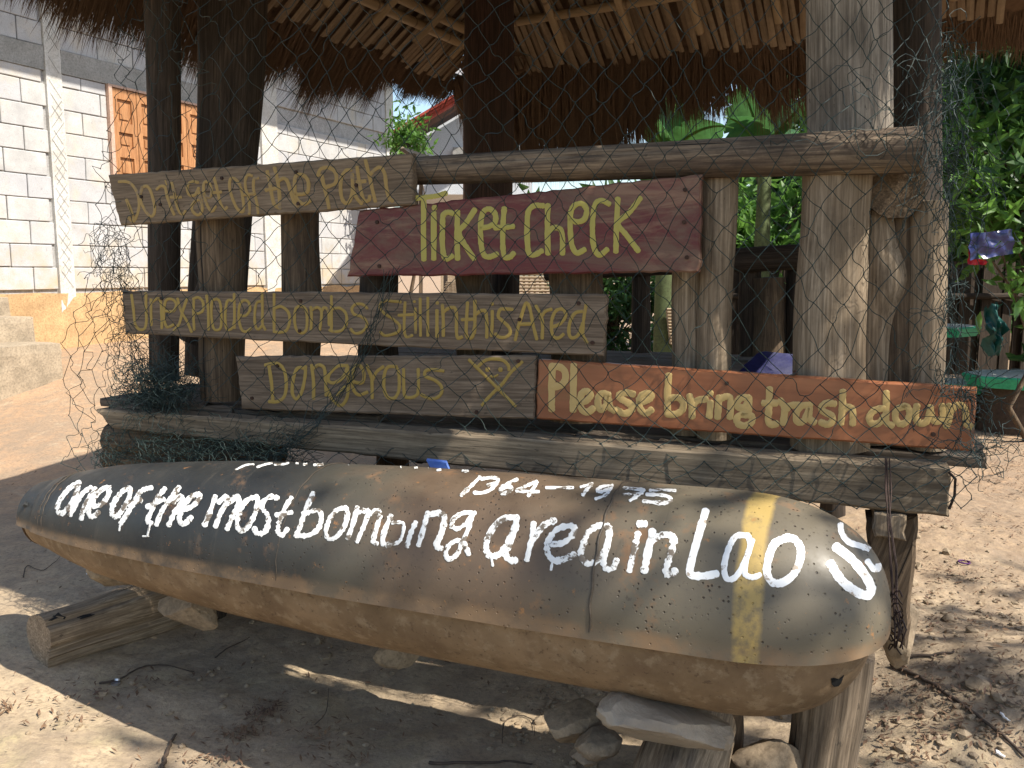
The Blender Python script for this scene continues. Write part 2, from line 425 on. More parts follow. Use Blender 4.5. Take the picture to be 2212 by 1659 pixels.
MSHUT = wood('honey brown shutter', (.50, .255, .115), (.36, .165, .07), grain=.6, stains=.12, rough=.5)
MFRAME = plain('pinkish window frame', (.52, .36, .28), (.46, .30, .22), scale=10, bump=.1)
HOUSE_S = Vector(W0)
house = empty('block_house', W0 + WN * -.1, 'unfinished grey concrete block house with wooden shutters, left behind the sign boards', 'house')
def WP(s, z, off=0): return W0 + WD * s + WN * off + ZV * z
def wall_s(u, v): p = on_w(u, v); return (p - W0).dot(WD), p.z
s_end = wall_s(849, 330)[0]; s_c1, _ = wall_s(106, 300); s_c1b, _ = wall_s(140, 300); s_w0, z_w0 = wall_s(228, 180); s_w1, _ = wall_s(447, 240)
_, z_wb = wall_s(235, 405); s_c2 = wall_s(572, 540)[0]; s_c2b = wall_s(600, 540)[0]
_, z_lb = wall_s(228, 181); z_base = wall_s(100, 722)[1]; z_pl = wall_s(60, 627)[1]
print('house', s_end, s_c1, s_c1b, s_w0, s_w1, z_w0, z_wb, s_c2, z_base, z_pl)
z_lint0, z_lint1 = z_lb, z_lb + .20
Z_TOP = 4.75; s_left = -3.2
mb = MB()
mb.box(WP((s_left + s_end) / 2, (Z_TOP - .3) / 2, -.11), WD * ((s_end - s_left) / 2 - .01), WN * .085, ZV * ((Z_TOP + .3) / 2))
mb.box(WP(s_end - .1, (Z_TOP - .3) / 2, -3.1), WD * .09, WN * 2.9, ZV * ((Z_TOP + .3) / 2))
mb.build('mortar_backing', MMORTAR, house)
# plinth, lintel, columns
def rough_strip(name, s0, s1, z0, z1, off0, off1, mat, n=40, amp=.01, seed=0):
    verts = []; faces = []; m = 8
    for i in range(n + 1):
        for j in range(m + 1):
            s = s0 + (s1 - s0) * i / n; z = z0 + (z1 - z0) * j / m
            e = 1 if 0 < j < m and 0 < i < n else 0
            verts.append(WP(s + (0 if e else 0), z + (0 if e else float(vnoise(s * 4, j * 3, seed)) * amp * .8), off1 + float(fbm(s * 5, z * 5, 3, seed)) * amp))
    for i in range(n):
        for j in range(m): a = i * (m + 1) + j; faces.append((a, a + m + 1, a + m + 2, a + 1))
    k = len(verts)
    ring = [i * (m + 1) for i in range(n + 1)] + [n * (m + 1) + j for j in range(1, m + 1)] + [i * (m + 1) + m for i in range(n - 1, -1, -1)] + [j for j in range(m - 1, 0, -1)]
    for r_ in ring:
        p = Vector(verts[r_]); dd = (p - W0).dot(WN); verts.append(p - WN * (dd - off0))
    for q in range(len(ring)): faces.append((ring[(q + 1) % len(ring)], ring[q], k + q, k + (q + 1) % len(ring)))
    return mesh(name, verts, faces, mat, house, True, None, 35)
rough_strip('lintel', s_c1b + .004, s_c2, z_lint0, z_lint1, -.03, .012, MLINTEL, amp=.006, seed=2)
rough_strip('lintel', s_left, s_c1 - .004, z_lint0 - .0, z_lint1, -.03, .011, MLINTEL, amp=.006, seed=3)
rough_strip('column', s_c1, s_c1b, -.1, Z_TOP, -.03, .016, MCOLUMN, n=4, amp=.004, seed=4)
rough_strip('column', s_c2 + .004, s_c2b + .05, -.1, Z_TOP, -.03, .016, MCOLUMN, n=4, amp=.004, seed=5)
rough_strip('column', s_end - .18, s_end, -.1, Z_TOP, -.03, .016, MCOLUMN, n=4, amp=.004, seed=6)
rough_strip('plinth', s_left, s_end, -.2, z_pl - .02, -.03, .03, MPLASTER, n=110, amp=.022, seed=7)
# trowel scratches on the first column
mb = MB()
for k in range(64):
    z = z_pl + .1 + k * .052; c = WP((s_c1 + s_c1b) / 2, z, .0215); w = (s_c1b - s_c1) * .42
    d = (WD * w + ZV * w * 1.3) if k % 2 else (WD * w - ZV * w * 1.3)
    if random.random() < .8: mb.box(c + ZV * random.uniform(-.01, .01), d * random.uniform(.6, 1), WN * .001, ZV * .0022)
mb.build('trowel_scratches', MLINTEL, house)['kind'] = 'stuff'
# concrete blocks, one by one
bw, bh, j = .40, .20, .008
def block_mesh(w, h, seed):
    import bmesh
    v, f = box_vf((0, 0, 0), Vector((w / 2, 0, 0)), Vector((0, .03, 0)), Vector((0, 0, h / 2)))
    r_ = random.Random(seed); me = bpy.data.meshes.new('block')
    bm = bmesh.new(); vs = [bm.verts.new(q) for q in v]; [bm.faces.new([vs[i] for i in q]) for q in f]
    bmesh.ops.recalc_face_normals(bm, faces=bm.faces)
    bmesh.ops.bevel(bm, geom=[e for e in bm.edges], offset=.005, segments=1, affect='EDGES')
    for q in bm.verts: q.co += Vector((r_.uniform(-.002, .002), r_.uniform(-.001, .001), r_.uniform(-.002, .002)))
    bm.to_mesh(me); bm.free(); me.materials.append(MBLOCK); return me
cache = {}
Mw = Matrix((WD, WN, ZV)).transposed().to_4x4()
def rows():
    z = z_pl
    while z < z_lint0 - .12: yield z, bh; z += bh
    rem = z_lint0 - z
    if rem > .07: yield z, rem
    z = z_lint1
    while z < Z_TOP - .1: yield z, bh; z += bh
segs_all = [(s_left, s_c1), (s_c1b, s_c2), (s_c2b + .05, s_end - .18)]
nb = 0
for ri, (z, h) in enumerate(rows()):
    for (a_, b_) in segs_all:
        parts = [(a_, b_)]
        if a_ == s_c1b and z + h > z_wb + .02 and z < z_lint0 - .01: parts = [(a_, s_w0), (s_w1, b_)]
        for (p0_, p1_) in parts:
            s = p0_ - (bw * .5 if ri % 2 else bw * random.choice([0, .0])) + (0 if ri % 2 else 0)
            while s < p1_ - .02:
                e = min(s + bw, p1_); st = max(s, p0_); w = e - st; s += bw
                if w < .05: continue
                if wall_s and (WP(st, z).dot(Vector((0, 1, 0))) < 2): continue
                key = (round(w, 2), round(h, 2)); key3 = (*key, nb % 3)
                if key3 not in cache: cache[key3] = block_mesh(w - j, h - j, nb)
                o = bpy.data.objects.new('concrete_block', cache[key3]); link(o, house)
                o.matrix_basis = Matrix.Translation(WP(st + w / 2, z + h / 2, -.032 + random.uniform(-.0015, .003)) - LOC[house.name]) @ Mw @ Matrix.Rotation(R(random.uniform(-.25, .25)), 4, 'Y')
                nb += 1
print('blocks', nb)
# window with shutter leaves
win = mesh('window', *box_vf(WP((s_w0 + s_w1) / 2, (z_w0 + z_wb) / 2, -.05), WD * ((s_w1 - s_w0) / 2 - .01), WN * .01, ZV * ((z_w0 - z_wb) / 2 - .01)), MFRAME, house)
hwd = (s_w1 - s_w0); zc = (z_w0 + z_wb) / 2; hh = (z_w0 - z_wb) / 2
for (s_, w_) in ((s_w0 + .02, .02), (s_w1 - .02, .02), ((s_w0 + s_w1) / 2, .03)):
    mesh('frame', *box_vf(WP(s_, zc, .0), WD * w_, WN * .035, ZV * (hh - .003)), MFRAME, win)
mesh('frame', *box_vf(WP((s_w0 + s_w1) / 2, z_w0 - .012, .002), WD * (hwd / 2 - .045), WN * .03, ZV * .011), MFRAME, win)
lw = (hwd - .14) / 4
for k in range(4):
    sc = s_w0 + .045 + lw * (k + .5) + (.06 if k > 1 else 0); m_ = MB()
    st = .055
    for sg in (-1, 1): m_.box(WP(sc + sg * (lw / 2 - st / 2 - .004), zc, .0), WD * (st / 2), WN * .018, ZV * (hh - .03))
    H = 2 * hh - .06; z0_ = zc - hh + .03; rails = [0, .33, .62, 1.]
    for q, fr in enumerate(rails): m_.box(WP(sc, z0_ + .045 + fr * (H - .09), .001), WD * (lw / 2 - st - .002), WN * .0175, ZV * .045)
    for q in range(3):
        za = z0_ + .045 + rails[q] * (H - .09) + .045; zb = z0_ + .045 + rails[q + 1] * (H - .09) - .045
        m_.box(WP(sc, (za + zb) / 2, -.012), WD * (lw / 2 - st), WN * .008, ZV * (zb - za) / 2 * 1.0)
        m_.box(WP(sc, (za + zb) / 2, -.002), WD * (lw / 2 - st - .035), WN * .009, ZV * max(.01, ((zb - za) / 2 - .035)))
    m_.build('shutter_leaf', MSHUT, house)
# roof of the house, above the frame: its eave throws the shade on the wall
MROOFTIN = plain('weathered tin roof', (.35, .33, .32), (.25, .22, .2), metal=.3, rough=.6)
ev = 1.46
eL, eR = s_left - .5, s_end + .6
v = []
for off, z in ((ev, Z_TOP - .12), (-3.3, Z_TOP + 1.5)):
    for s in (eL, eR):
        for dz in (0, .06): v.append(WP(s, z + dz, off))
mesh('roof', v, [(0, 2, 6, 4), (1, 5, 7, 3), (0, 1, 3, 2), (4, 6, 7, 5), (0, 4, 5, 1), (2, 3, 7, 6)], MROOFTIN, house)
# steps at the left
def rough_box(name, c, hx, hy, hz, mat, parent, n=10, amp=.012, seed=0, round_=.03):
    import bmesh
    bm = bmesh.new(); bmesh.ops.create_cube(bm, size=2); bmesh.ops.subdivide_edges(bm, edges=bm.edges[:], cuts=n, use_grid_fill=True)
    L = (hx.length, hy.length, hz.length)
    for v in bm.verts:
        p = v.co; w = Vector((p.x * L[0], p.y * L[1], p.z * L[2]))
        q = Vector((max(0, abs(w.x) - (L[0] - round_)), max(0, abs(w.y) - (L[1] - round_)), max(0, abs(w.z) - (L[2] - round_))))
        if q.length > round_: 
            k = q * (round_ / q.length); w = Vector((math.copysign(abs(w.x) - q.x + k.x, w.x), math.copysign(abs(w.y) - q.y + k.y, w.y), math.copysign(abs(w.z) - q.z + k.z, w.z)))
        d = mnoise.noise(w * 5 + Vector((seed, 0, 0))) * amp + mnoise.noise(w * 16 + Vector((0, seed, 0))) * amp * .6
        v.co = w + w.normalized() * d
    me = bpy.data.meshes.new(name); bm.to_mesh(me); bm.free(); me.materials.append(mat)
    o = bpy.data.objects.new(name, me); link(o)
    M = Matrix((hx.normalized(), hy.normalized(), hz.normalized())).transposed().to_4x4(); M.translation = c
    if parent is not None: o.parent = parent; o.matrix_basis = Matrix.Translation(-LOC[parent.name]) @ M
    else: o.matrix_basis = M
    PM[o.name] = M
    return o
p = on_w(132, 738, 1.0); sA = (p - W0).dot(WD)
zs1 = p.z
rough_box('step', WP(sA - 1.0, zs1 - .4, .52), WD * 1.0, WN * .5, ZV * .4, MSTEP, house, seed=3)
p = on_w(76, 682, .62); sB = (p - W0).dot(WD); rough_box('step', WP(sB - .8, p.z - .3, .32), WD * .8, WN * .3, ZV * .3, MSTEP, house, seed=5)
p = on_w(22, 640, .3); sC = (p - W0).dot(WD); rough_box('step', WP(sC - .6, p.z - .3, .17), WD * .6, WN * .14, ZV * .3, MSTEP, house, seed=8)

# =================================================================== HUT
hut = empty('thatched_hut', B(-1.1, 1.2, 0), 'open thatched wooden hut on rough posts with a raised plank platform behind the sign boards', 'hut')
def px_r(p, w): return w / 2 * dist(p) / FPX
def vpost(name, u0, v0, u1, v1, w0, w1, t, mat, **k):
    """post whose axis passes the two picture points (top, bottom) in the plane t"""
    if name == 'railing_post': t = max(t, .085 + 1.12 * max(w0, w1) / 2 * dist(on_t(u0, v0, t)) / FPX)
    a = on_t(u0, v0, t); b = on_t(u1, v1, t)
    return post(name, b, a, px_r(b, w1), px_r(a, w0), mat, hut, **k)
ZP = .775
def bottom_v(u, t, z=ZP):      # picture height at which the plane t reaches z
    d0 = on_t(u, 400, t); 
    lo, hi = 0, 2600
    for _ in range(40):
        m_ = (lo + hi) / 2
        if on_t(u, m_, t).z > z: lo = m_
        else: hi = m_
    return lo
# roof poles (long)
def rpole(u0, v0, u1, t, w0, w1, mat, seed, zb=.76, **k):
    vb = bottom_v(u1, t, zb); return vpost('roof_pole', u0, v0, u1, vb, w0, w1, t, mat, seed=seed, rings=60, **k)
rpole(342, -560, 358, .55, 78, 62, WDARK, 11, bend=.012, lump=.12)
rpole(508, -560, 470, .78, 150, 122, WDARK, 23, bend=.03, lump=.10, flat=.9)
rpole(1842, -900, 1835, .34, 168, 165, WGREY, 31, bend=.01, lump=.08, crack=.07)
rpole(1985, -700, 1975, .75, 112, 105, WDARK, 37, bend=.01)
# back corner pole
post('roof_pole', at_y(1052, 900, 4.35), at_y(1056, -60, 4.35), .118, .112, WRED, hut, seed=41, rings=50)
# railing posts
RP = [ # u0,v0,u1,w0,w1,t,mat,seed
 (474, 468, 480, 96, 92, .16, WMID, 3), (650, 450, 650, 80, 78, .17, WMID, 5),
 (818, 560, 815, 84, 90, .17, WDARK, 7), (1018, 560, 1024, 72, 80, .18, WMID, 9), (1090, 560, 1088, 62, 66, .45, WDARK, 13),
 (1246, 560, 1248, 110, 118, .18, WMID, 17), (1492, 440, 1486, 74, 80, .20, WPALE, 19), (1556, 376, 1542, 78, 74, .16, WPALE, 21),
 (1808, 358, 1788, 148, 160, .14, WPALE, 27), (1893, 380, 1880, 86, 84, .23, WPALE, 29), (1945, 436, 1946, 92, 100, .24, WMID, 33), (2010, 436, 2004, 72, 78, .20, WPALE, 35)]
for (u0, v0, u1, w0, w1, t, m_, sd) in RP:
    zb = ZP if u0 < 1400 else .755
    vb = bottom_v(u1, t, zb)
    kn = [(.62, .03, R(-60), .12)] if sd == 29 else ()
    vpost('railing_post', u0, v0, u1, vb, w0, w1, t, m_, seed=sd, rings=34, seg=52, lump=.09, crack=.14, knots=kn, bend=.006)
# back railing
for (u, w, vt) in ((1384, 42, 560), (1620, 46, 560), (1716, 36, 560), (1660, 70, 600), (1215, 40, 590), (1745, 50, 540)):
    t = 2.1; post('railing_post', on_t(u, bottom_v(u, t, .775), t), on_t(u, vt, t), px_r(on_t(u, vt, t), w), px_r(on_t(u, vt, t), w), WDARK if w != 70 else WMID, hut, seed=u)
post('back_rail', on_t(1180, 585, 2.05), on_t(1900, 545, 2.05), .05, .055, WDARK, hut, seed=4)
# side railing at the left end, seen as the leaning dark plank
post('brace', on_t(415, 735, .45), on_t(520, 420, .45), .04, .04, WDARK, hut, seed=77)
# top rail (log with sawn right end)
rail = post('top_rail', on_t(860, 371, .13), on_t(1990, 324, .10), px_r(on_t(860, 371, .13), 58), px_r(on_t(1990, 324, .1), 102), WRAIL, hut, seed=51, rings=60, seg=56, lump=.018, crack=.13, flat=1.0)
post('side_rail', on_t(1932, 400, .16), on_t(1932, 400, .16) + E2 * 2.2 + ZV * .02, .066, .06, WMID, hut, seed=52, rings=30)
# front beam (sawn), deck edge timbers, planks
def tq(pts, t): return [on_t(u, v, t) for u, v in pts]
slab('front_beam', tq([(205, 884), (2052, 1012), (2048, 1118), (240, 927)], 0), E2, .085, WBEAM, hut, jag=.0009, nseg=60, seed=4, bevel=.006)
for k, (a, b) in enumerate([((240, 868), (500, 903)), ((503, 880), (815, 925)), ((818, 908), (1238, 966)), ((1242, 935), (1420, 985)), ((1423, 950), (1640, 1000))]):
    t = .10
    tl = on_t(a[0], a[1] + 3, t); tr = on_t(b[0], b[1] - 26, t); br = on_t(b[0], b[1] + 12, t); bl = on_t(a[0], a[1] + 38, t)
    slab('deck_edge_board', [tl, tr, br, bl], E2, .05, WDECK, hut, seed=k + 60, jag=.0015)
npl = 15
for k in range(npl):
    t0 = .16 + k * .15
    zt = .750 + random.uniform(-.003, .003)
    c = B(-1.2 + random.uniform(-.03, .03), t0 + .07, zt - .0125)
    q = [c - E1 * 1.22 - E2 * .07 + ZV * .0125, c + E1 * 1.3 - E2 * .07 + ZV * .0125, c + E1 * 1.3 - E2 * .07 - ZV * .0125, c - E1 * 1.22 - E2 * .07 - ZV * .0125]
    slab('platform_plank', q, E2, .14, WDECK, hut, seed=k + 90, jag=.001, nseg=10, vseg=2, bevel=.003)
# under-structure: stacked logs left, cross joists, legs
for k, (u, v, t) in enumerate([(240, 945, .10), (240, 985, .12)]):
    a = on_t(u, v, t); post('stacked_log', a, a + E1 * .62, .045, .045, WMID, hut, seed=k + 130)
for s in (-2.2, -1.25, -.35): post('joist', B(s, .09, .69), B(s, 2.3, .69), .045, .045, WDARK, hut, seed=int(s * 10) + 160)
slab('joist', tq([(1888, 1108), (1958, 1116), (1955, 1168), (1886, 1160)], -.004), E2, 1.4, WPALE, hut, seed=170, nseg=4, vseg=3, bevel=.004)
slab('leg', tq([(1872, 1120), (1985, 1118), (1962, 1405), (1880, 1330)], .05), E2, .08, WMID, hut, seed=171, nseg=4, vseg=10, bevel=.008, jag=.0011)
def leg_to_ground(u, v, t, w, mat, sd):
    a = on_t(u, v, t); b = Vector((a.x, a.y, float(gz(a.x, a.y)) - .05)); return post('leg', b, a, w, w, mat, hut, seed=sd)
for (s, t) in ((-2.15, .3), (-1.5, .4), (-1.3, 2.2), (-2.2, 2.2), (-.2, 2.2), (-.7, .5)):
    p = B(s, t, 0); post('leg', Vector((p.x, p.y, float(gz(p.x, p.y)) - .05)), B(s, t, .69), .055, .05, WDARK, hut, seed=int(100 + s * 30 + t * 10))
# the stout stump below the nose of the bomb and split one beside
stump_a = hit_ground(1780, 1880)
stump = post('wooden_stump', Vector((.66, 1.76, -.08)), Vector((.685, 1.73, .36)), .080, .076, WSTUMP, None, seed=203, seg=90, rings=30, lump=.12, crack=.2)
setp(stump, 'grey fissured wooden stump standing under the right end of the bomb casing', 'stump')

# ------------------------------------------------------------------ roof
R1 = Vector((.883, -.469, 0)).normalized(); R2 = Vector((-R1.y, R1.x, 0))
ZE = 2.3; BLc = Vector((-.30, 5.15, ZE)); RW, RL = 2.84, 2.68
FLc = BLc - R2 * RL; FRc = FLc + R1 * RW; BRc = BLc + R1 * RW
SL = math.tan(R(36))
def strip_mat():
    m = Mat('split bamboo strip', .6, 0, .3); v = m.vec((40, 40, 2)); n = m.noise(v, 1, 4)
    oi = m.n.new('ShaderNodeObjectInfo')
    c = m.mix(n, (.15, .108, .068), (.29, .212, .135)); c = m.mix(m.math('MULTIPLY', oi.outputs['Random'], .6), c, (.11, .065, .035))
    m.col(c); m.bump(n, .3, .003); return m.m
MSTRIP = strip_mat()
def bamboo_mat():
    m = Mat('bamboo pole', .5, 0, .35); n = m.noise(m.vec((30, 30, 1.5)), 1, 4)
    c = m.mix(n, (.19, .13, .07), (.32, .225, .125)); z = m.sep()[2]
    k = m.math('FRACT', m.math('MULTIPLY', z, 3.3)); ring = m.ramp(k, [(.0, 1.), (.03, 0.), (.97, 0.), (1., 1.)])
    m.col(m.mix(ring, c, (.10, .055, .03))); return m.m
MBAM = bamboo_mat()
MTHATCH = Mat('grass thatch', .9, 0, .1)
_n = MTHATCH.noise(MTHATCH.pos()[0], 45, 3); MTHATCH.col(MTHATCH.mix(_n, (.07, .043, .029), (.165, .104, .064))); MTHATCH = MTHATCH.m
slopes = [(FLc, R2, R1, RL, RW, 'left'), (BLc, R1, -R2, RW, RL, 'back'), (FRc, R2, -R1, RL, RW, 'right'), (FLc, R1, R2, RW, RL, 'front')]
half = min(RW, RL) / 2
mstrip = {}
def strip_mesh(Lq):
    key = round(Lq, 1)
    if key not in mstrip:
        w, h = .0155, .006; n = max(2, int(key / .25)); v = []; f = []
        for i in range(n + 1):
            x = key * i / n; ww = w * random.uniform(.85, 1.12); o_ = random.uniform(-.003, .003)
            v += [(-ww + o_, x, 0), (0 + o_, x, -h), (ww + o_, x, 0), (0 + o_, x, h * .6)]
        for i in range(n):
            a = i * 4
            for k in range(4): f.append((a + k, a + 4 + k, a + 4 + (k + 1) % 4, a + (k + 1) % 4))
        f += [(0, 1, 2, 3), (n * 4 + 3, n * 4 + 2, n * 4 + 1, n * 4)]
        me = bpy.data.meshes.new('bamboo_strip'); me.from_pydata(v, [], f); me.materials.append(MSTRIP); mstrip[key] = me
    return mstrip[key]
ns = 0
for (c0, along, inn, Ls, Lo, nm) in slopes:
    up = (inn + ZV * SL).normalized(); nrm = along.cross(up); 
    if nrm.z < 0: nrm = -nrm
    cosu = 1 / math.sqrt(1 + SL * SL); step = .037 if nm in ('left', 'back') else .075
    n = int(Ls / step)
    for k in range(n):
        d = (k + .5) * step + random.uniform(-.004, .004); run = min(d, Ls - d, half) / cosu
        st = random.uniform(-.10, -.02)
        Lq = run - st
        if Lq < .15: continue
        p = c0 + along * d + up * st - nrm * (.012 * (k % 2) + random.uniform(0, .012))
        M = Matrix((along, up, -nrm)).transposed()
        if M.determinant() < 0: M = Matrix((-along, up, -nrm)).transposed()
        o = bpy.data.objects.new('bamboo_strip', strip_mesh(Lq)); link(o, hut)
        o.matrix_basis = Matrix.Translation(p - LOC[hut.name]) @ M.to_4x4() @ Matrix.Rotation(R(random.gauss(0, 2.2)), 4, 'Z'); ns += 1
    # thatch layer above: thin uneven slab, triangle/trapezoid
    mb = MB(); nu, nv = 40, 22; gridv = []
    for side, off in ((0, .03), (1, .085)):
        for i in range(nu + 1):
            d = Ls * i / nu; run = min(d, Ls - d, half) / cosu + .015
            for q in range(nv + 1):
                w_ = -.16 + (run + .16) * q / nv
                gridv.append(c0 + along * (d) + up * w_ + nrm * (off + .012 * float(fbm(d * 6, w_ * 6 + side * 9, 3, 5))))
    f = []; H = nv + 1; N = (nu + 1) * H
    for i in range(nu):
        for q in range(nv): a = i * H + q; f.append((a, a + H, a + H + 1, a + 1)); f.append((a + N, a + N + 1, a + N + H + 1, a + N + H))
        a = i * H; f.append((a, a + N, a + N + H, a + H))
    mesh('thatch_layer', gridv, f, MTHATCH, hut)
    # fringe blades: hang out and down over the eave
    v = []; f = []
    cnt = {'left': 9000, 'back': 7000, 'right': 1500, 'front': 1800}[nm]
    for k in range(cnt):
        d = random.uniform(-.12, Ls + .12); base = c0 + along * d + up * random.uniform(-.17, -.05) + nrm * random.uniform(.012, .07)
        clump = .5 + .5 * float(vnoise(d * 7, 0, 33)); cut = .45 if (nm == 'back' and d > Ls - .75) or (nm == 'right' and d > 1.6) or (nm == 'left' and d > Ls - .5) else 1.; L_ = random.uniform(.14, .30) * (.7 + .6 * clump) * {'back': 1.25, 'left': 1.1, 'right': .6, 'front': .5}[nm] * cut
        dirn = (-up + ZV * -random.uniform(.05, 1.1 if nm == 'back' else .6) + along * random.gauss(0, .13)).normalized(); w = random.uniform(.0015, .0038)
        sd = dirn.cross(nrm).normalized() * w if random.random() < .5 else along * w
        mid = base + dirn * L_ * .55; tip = base + dirn * L_ - ZV * L_ * .12 + along * random.gauss(0, .012)
        b = len(v); v += [base - sd, base + sd, mid - sd * .8, mid + sd * .8, tip]
        f += [(b, b + 1, b + 3, b + 2), (b + 2, b + 3, b + 4)]
    if nm == 'back':      # the longer ragged curtain beside the corner pole
        for k in range(5200):
            d = random.uniform(.05, 1.12) if random.random() < .93 else random.uniform(1.1, 1.5); base = c0 + along * d + up * random.uniform(-.2, -.02) + nrm * random.uniform(.0, .06)
            L_ = random.uniform(.28, .62) * (1 - .35 * sstep(.7, 1.3, d)); dirn = (-ZV + along * random.gauss(0, .07) - up * random.uniform(0, .25)).normalized(); w = random.uniform(.0015, .0035)
            tip = base + dirn * L_; mid = base.lerp(tip, .5) + along * random.gauss(0, .006); b = len(v); v += [base - along * w, base + along * w, mid - along * w, mid + along * w, tip]; f += [(b, b + 1, b + 3, b + 2), (b + 2, b + 3, b + 4)]
    o = mesh('thatch_fringe', v, f, MTHATCH, hut); o['kind'] = 'stuff'
    # purlins
    if nm in ('left', 'back'):
        for off in ([.19, .27] if nm == 'left' else [.30]):
            a = c0 + along * (off * .7) + up * off - nrm * .045; b = c0 + along * (Ls - off * .7) + up * off - nrm * .045
            post('bamboo_purlin', a, b, .021, .025, MBAM, hut, seg=12, rings=20, crack=.01, lump=.03, bend=.01, seed=int(off * 100))
        a = c0 + along * .62 + up * .8 - nrm * .05; b = c0 + along * (Ls - .62) + up * .8 - nrm * .05
        post('bamboo_purlin', a, b, .021, .024, MBAM, hut, seg=12, rings=20, crack=.01, lump=.03, bend=.01, seed=44)
        for kk, d in enumerate(np.linspace(.35, Ls - .3, 7)):
            run = min(d, Ls - d, half) / cosu
            a = c0 + along * d + up * .10 - nrm * .06; b = c0 + along * d + up * (run) - nrm * .05
            post('bamboo_rafter', a, b, .02, .018, MBAM, hut, seg=12, rings=14, crack=.01, lump=.03, bend=.01, seed=int(d * 77))
# lashings on the purlin ends
for (u, v_, y) in ((1115, 138, 4.9), (1030, 165, 4.95)):
    mb = MB(); c = at_y(u, v_, y)
    for k in range(6):
        pts = [c + Vector((.05 * math.cos(a) + random.gauss(0, .004), (k - 3) * .012, .05 * math.sin(a) + random.gauss(0, .004))) for a in np.linspace(0, 6.3, 14)]
        mb.tube(pts, .004, 4)
    mb.build('lashing', MTHATCH, hut)['kind'] = 'stuff'
print('strips', ns)

# =================================================================== SIGN BOARDS
def catmull(pts, n=7):
    if len(pts) == 2:
        return [(pts[0][0] + (pts[1][0] - pts[0][0]) * k / n, pts[0][1] + (pts[1][1] - pts[0][1]) * k / n) for k in range(n + 1)]
    out = []; P = [pts[0]] + list(pts) + [pts[-1]]
    for i in range(1, len(P) - 2):
        p0, p1, p2, p3 = P[i - 1:i + 3]
        for k in range(n):
            t = k / n; o = []
            for c in (0, 1):
                o.append(.5 * (2 * p1[c] + (p2[c] - p0[c]) * t + (2 * p0[c] - 5 * p1[c] + 4 * p2[c] - p3[c]) * t * t + (3 * p1[c] - p0[c] - 3 * p2[c] + p3[c]) * t ** 3))
            out.append(tuple(o))
    out.append(tuple(pts[-1])); return out
def strokes_mesh(strokes, conv, width, hit, lift, wob=.06, seed=0, thick=True):
    """painted strokes laid on a real surface. strokes: list of point lists (or (pts, width)); hit(u, v) -> (point, normal) on the surface"""
    rr = np.random.default_rng(seed); V = []; F = []
    for si, st in enumerate(strokes):
        w = width
        if isinstance(st, tuple) and isinstance(st[1], (int, float)) and isinstance(st[0], list): st, w = st
        if len(st) == 1: st = [(st[0][0] - .5, st[0][1]), (st[0][0] + .5, st[0][1])]
        pts = [conv(p) for p in catmull(st)]
        ww = w * SC[0]; P = len(pts); L = lift * (1 + .25 * (si % 5))
        dirs = []
        for i in range(P):
            a = pts[max(i - 1, 0)]; b = pts[min(i + 1, P - 1)]; dx, dy = b[0] - a[0], b[1] - a[1]; l = math.hypot(dx, dy) or 1; dirs.append((dx / l, dy / l))
        cols = [-1, -.5, 0, .5, 1]; rowsv = []
        # round caps
        seq = []
        for q in (1., .8, .45): 
            d = dirs[0]; seq.append((pts[0][0] - d[0] * ww / 2 * q, pts[0][1] - d[1] * ww / 2 * q, d, math.sqrt(max(0, 1 - q * q)) + .12))
        for i in range(P): seq.append((pts[i][0], pts[i][1], dirs[i], 1 + rr.normal(0, wob)))
        for q in (.45, .8, 1.):
            d = dirs[-1]; seq.append((pts[-1][0] + d[0] * ww / 2 * q, pts[-1][1] + d[1] * ww / 2 * q, d, math.sqrt(max(0, 1 - q * q)) + .12))
        prev = None
        for (x, y, d, k) in seq:
            row = []
            for c in cols:
                u = x - d[1] * ww / 2 * k * c; v = y + d[0] * ww / 2 * k * c
                h = hit(u, v)
                if h is None: row = None; break
                p, n = h; row.append(p + n * (L if abs(c) < 1 else L * .55))
            if row is None: prev = None; continue
            b = len(V); V += row
            if prev is not None:
                for c in range(4): F.append((prev + c, prev + c + 1, b + c + 1, b + c))
            prev = b
    return V, F
SC = [1.]
def region(x0, y0, w):      # a crop of the 2500-pixel photograph shown 2212 wide
    k = w / 2212 * .8848
    return (lambda p: (x0 * .8848 + p[0] * k, y0 * .8848 + p[1] * k)), k
def fix_normals(o, ref):
    me = o.data; 
    me.calc_loop_triangles() if False else None
    if len(me.polygons) and sum((p.normal.dot(ref(p.center)) > 0) for p in me.polygons) < len(me.polygons) / 2: me.flip_normals()
def board_text(name, blocks, t, parent, mat):
    V = []; F = []
    hit = lambda u, v: (on_t(u, v, t), -E2)
    for (reg, strokes, w) in blocks:
        conv, k = region(*reg); SC[0] = k
        v, f = strokes_mesh(strokes, conv, w, hit, .0012, seed=len(V)); n = len(V); V += v; F += [tuple(i + n for i in q) for q in f]
    o = mesh(name, V, F, mat, parent, True); fix_normals(o, lambda c: -E2)
    return o
TB = .055
def sign(quad, t, thick, mat, label, seed, blocks, pmat, jag=.0008, nails=()):
    q = tq(quad, t); root = empty('sign_board', (q[3] + q[2]) / 2, label, 'sign', 'painted sign boards nailed to the posts')
    slab('board', q, E2, thick, mat, root, seed=seed, nseg=50, vseg=10, jag=jag)
    board_text('lettering', blocks, t, root, pmat)
    for (u, v) in nails:
        p = on_t(u, v, t); mb = MB(); mb.tube([p + E2 * .02, p - E2 * .004], .005, 8, cap=True); mb.build('nail', MNAIL, root)
    return root
MNAIL = plain('rusty nail', (.07, .04, .03), metal=.6, rough=.6)
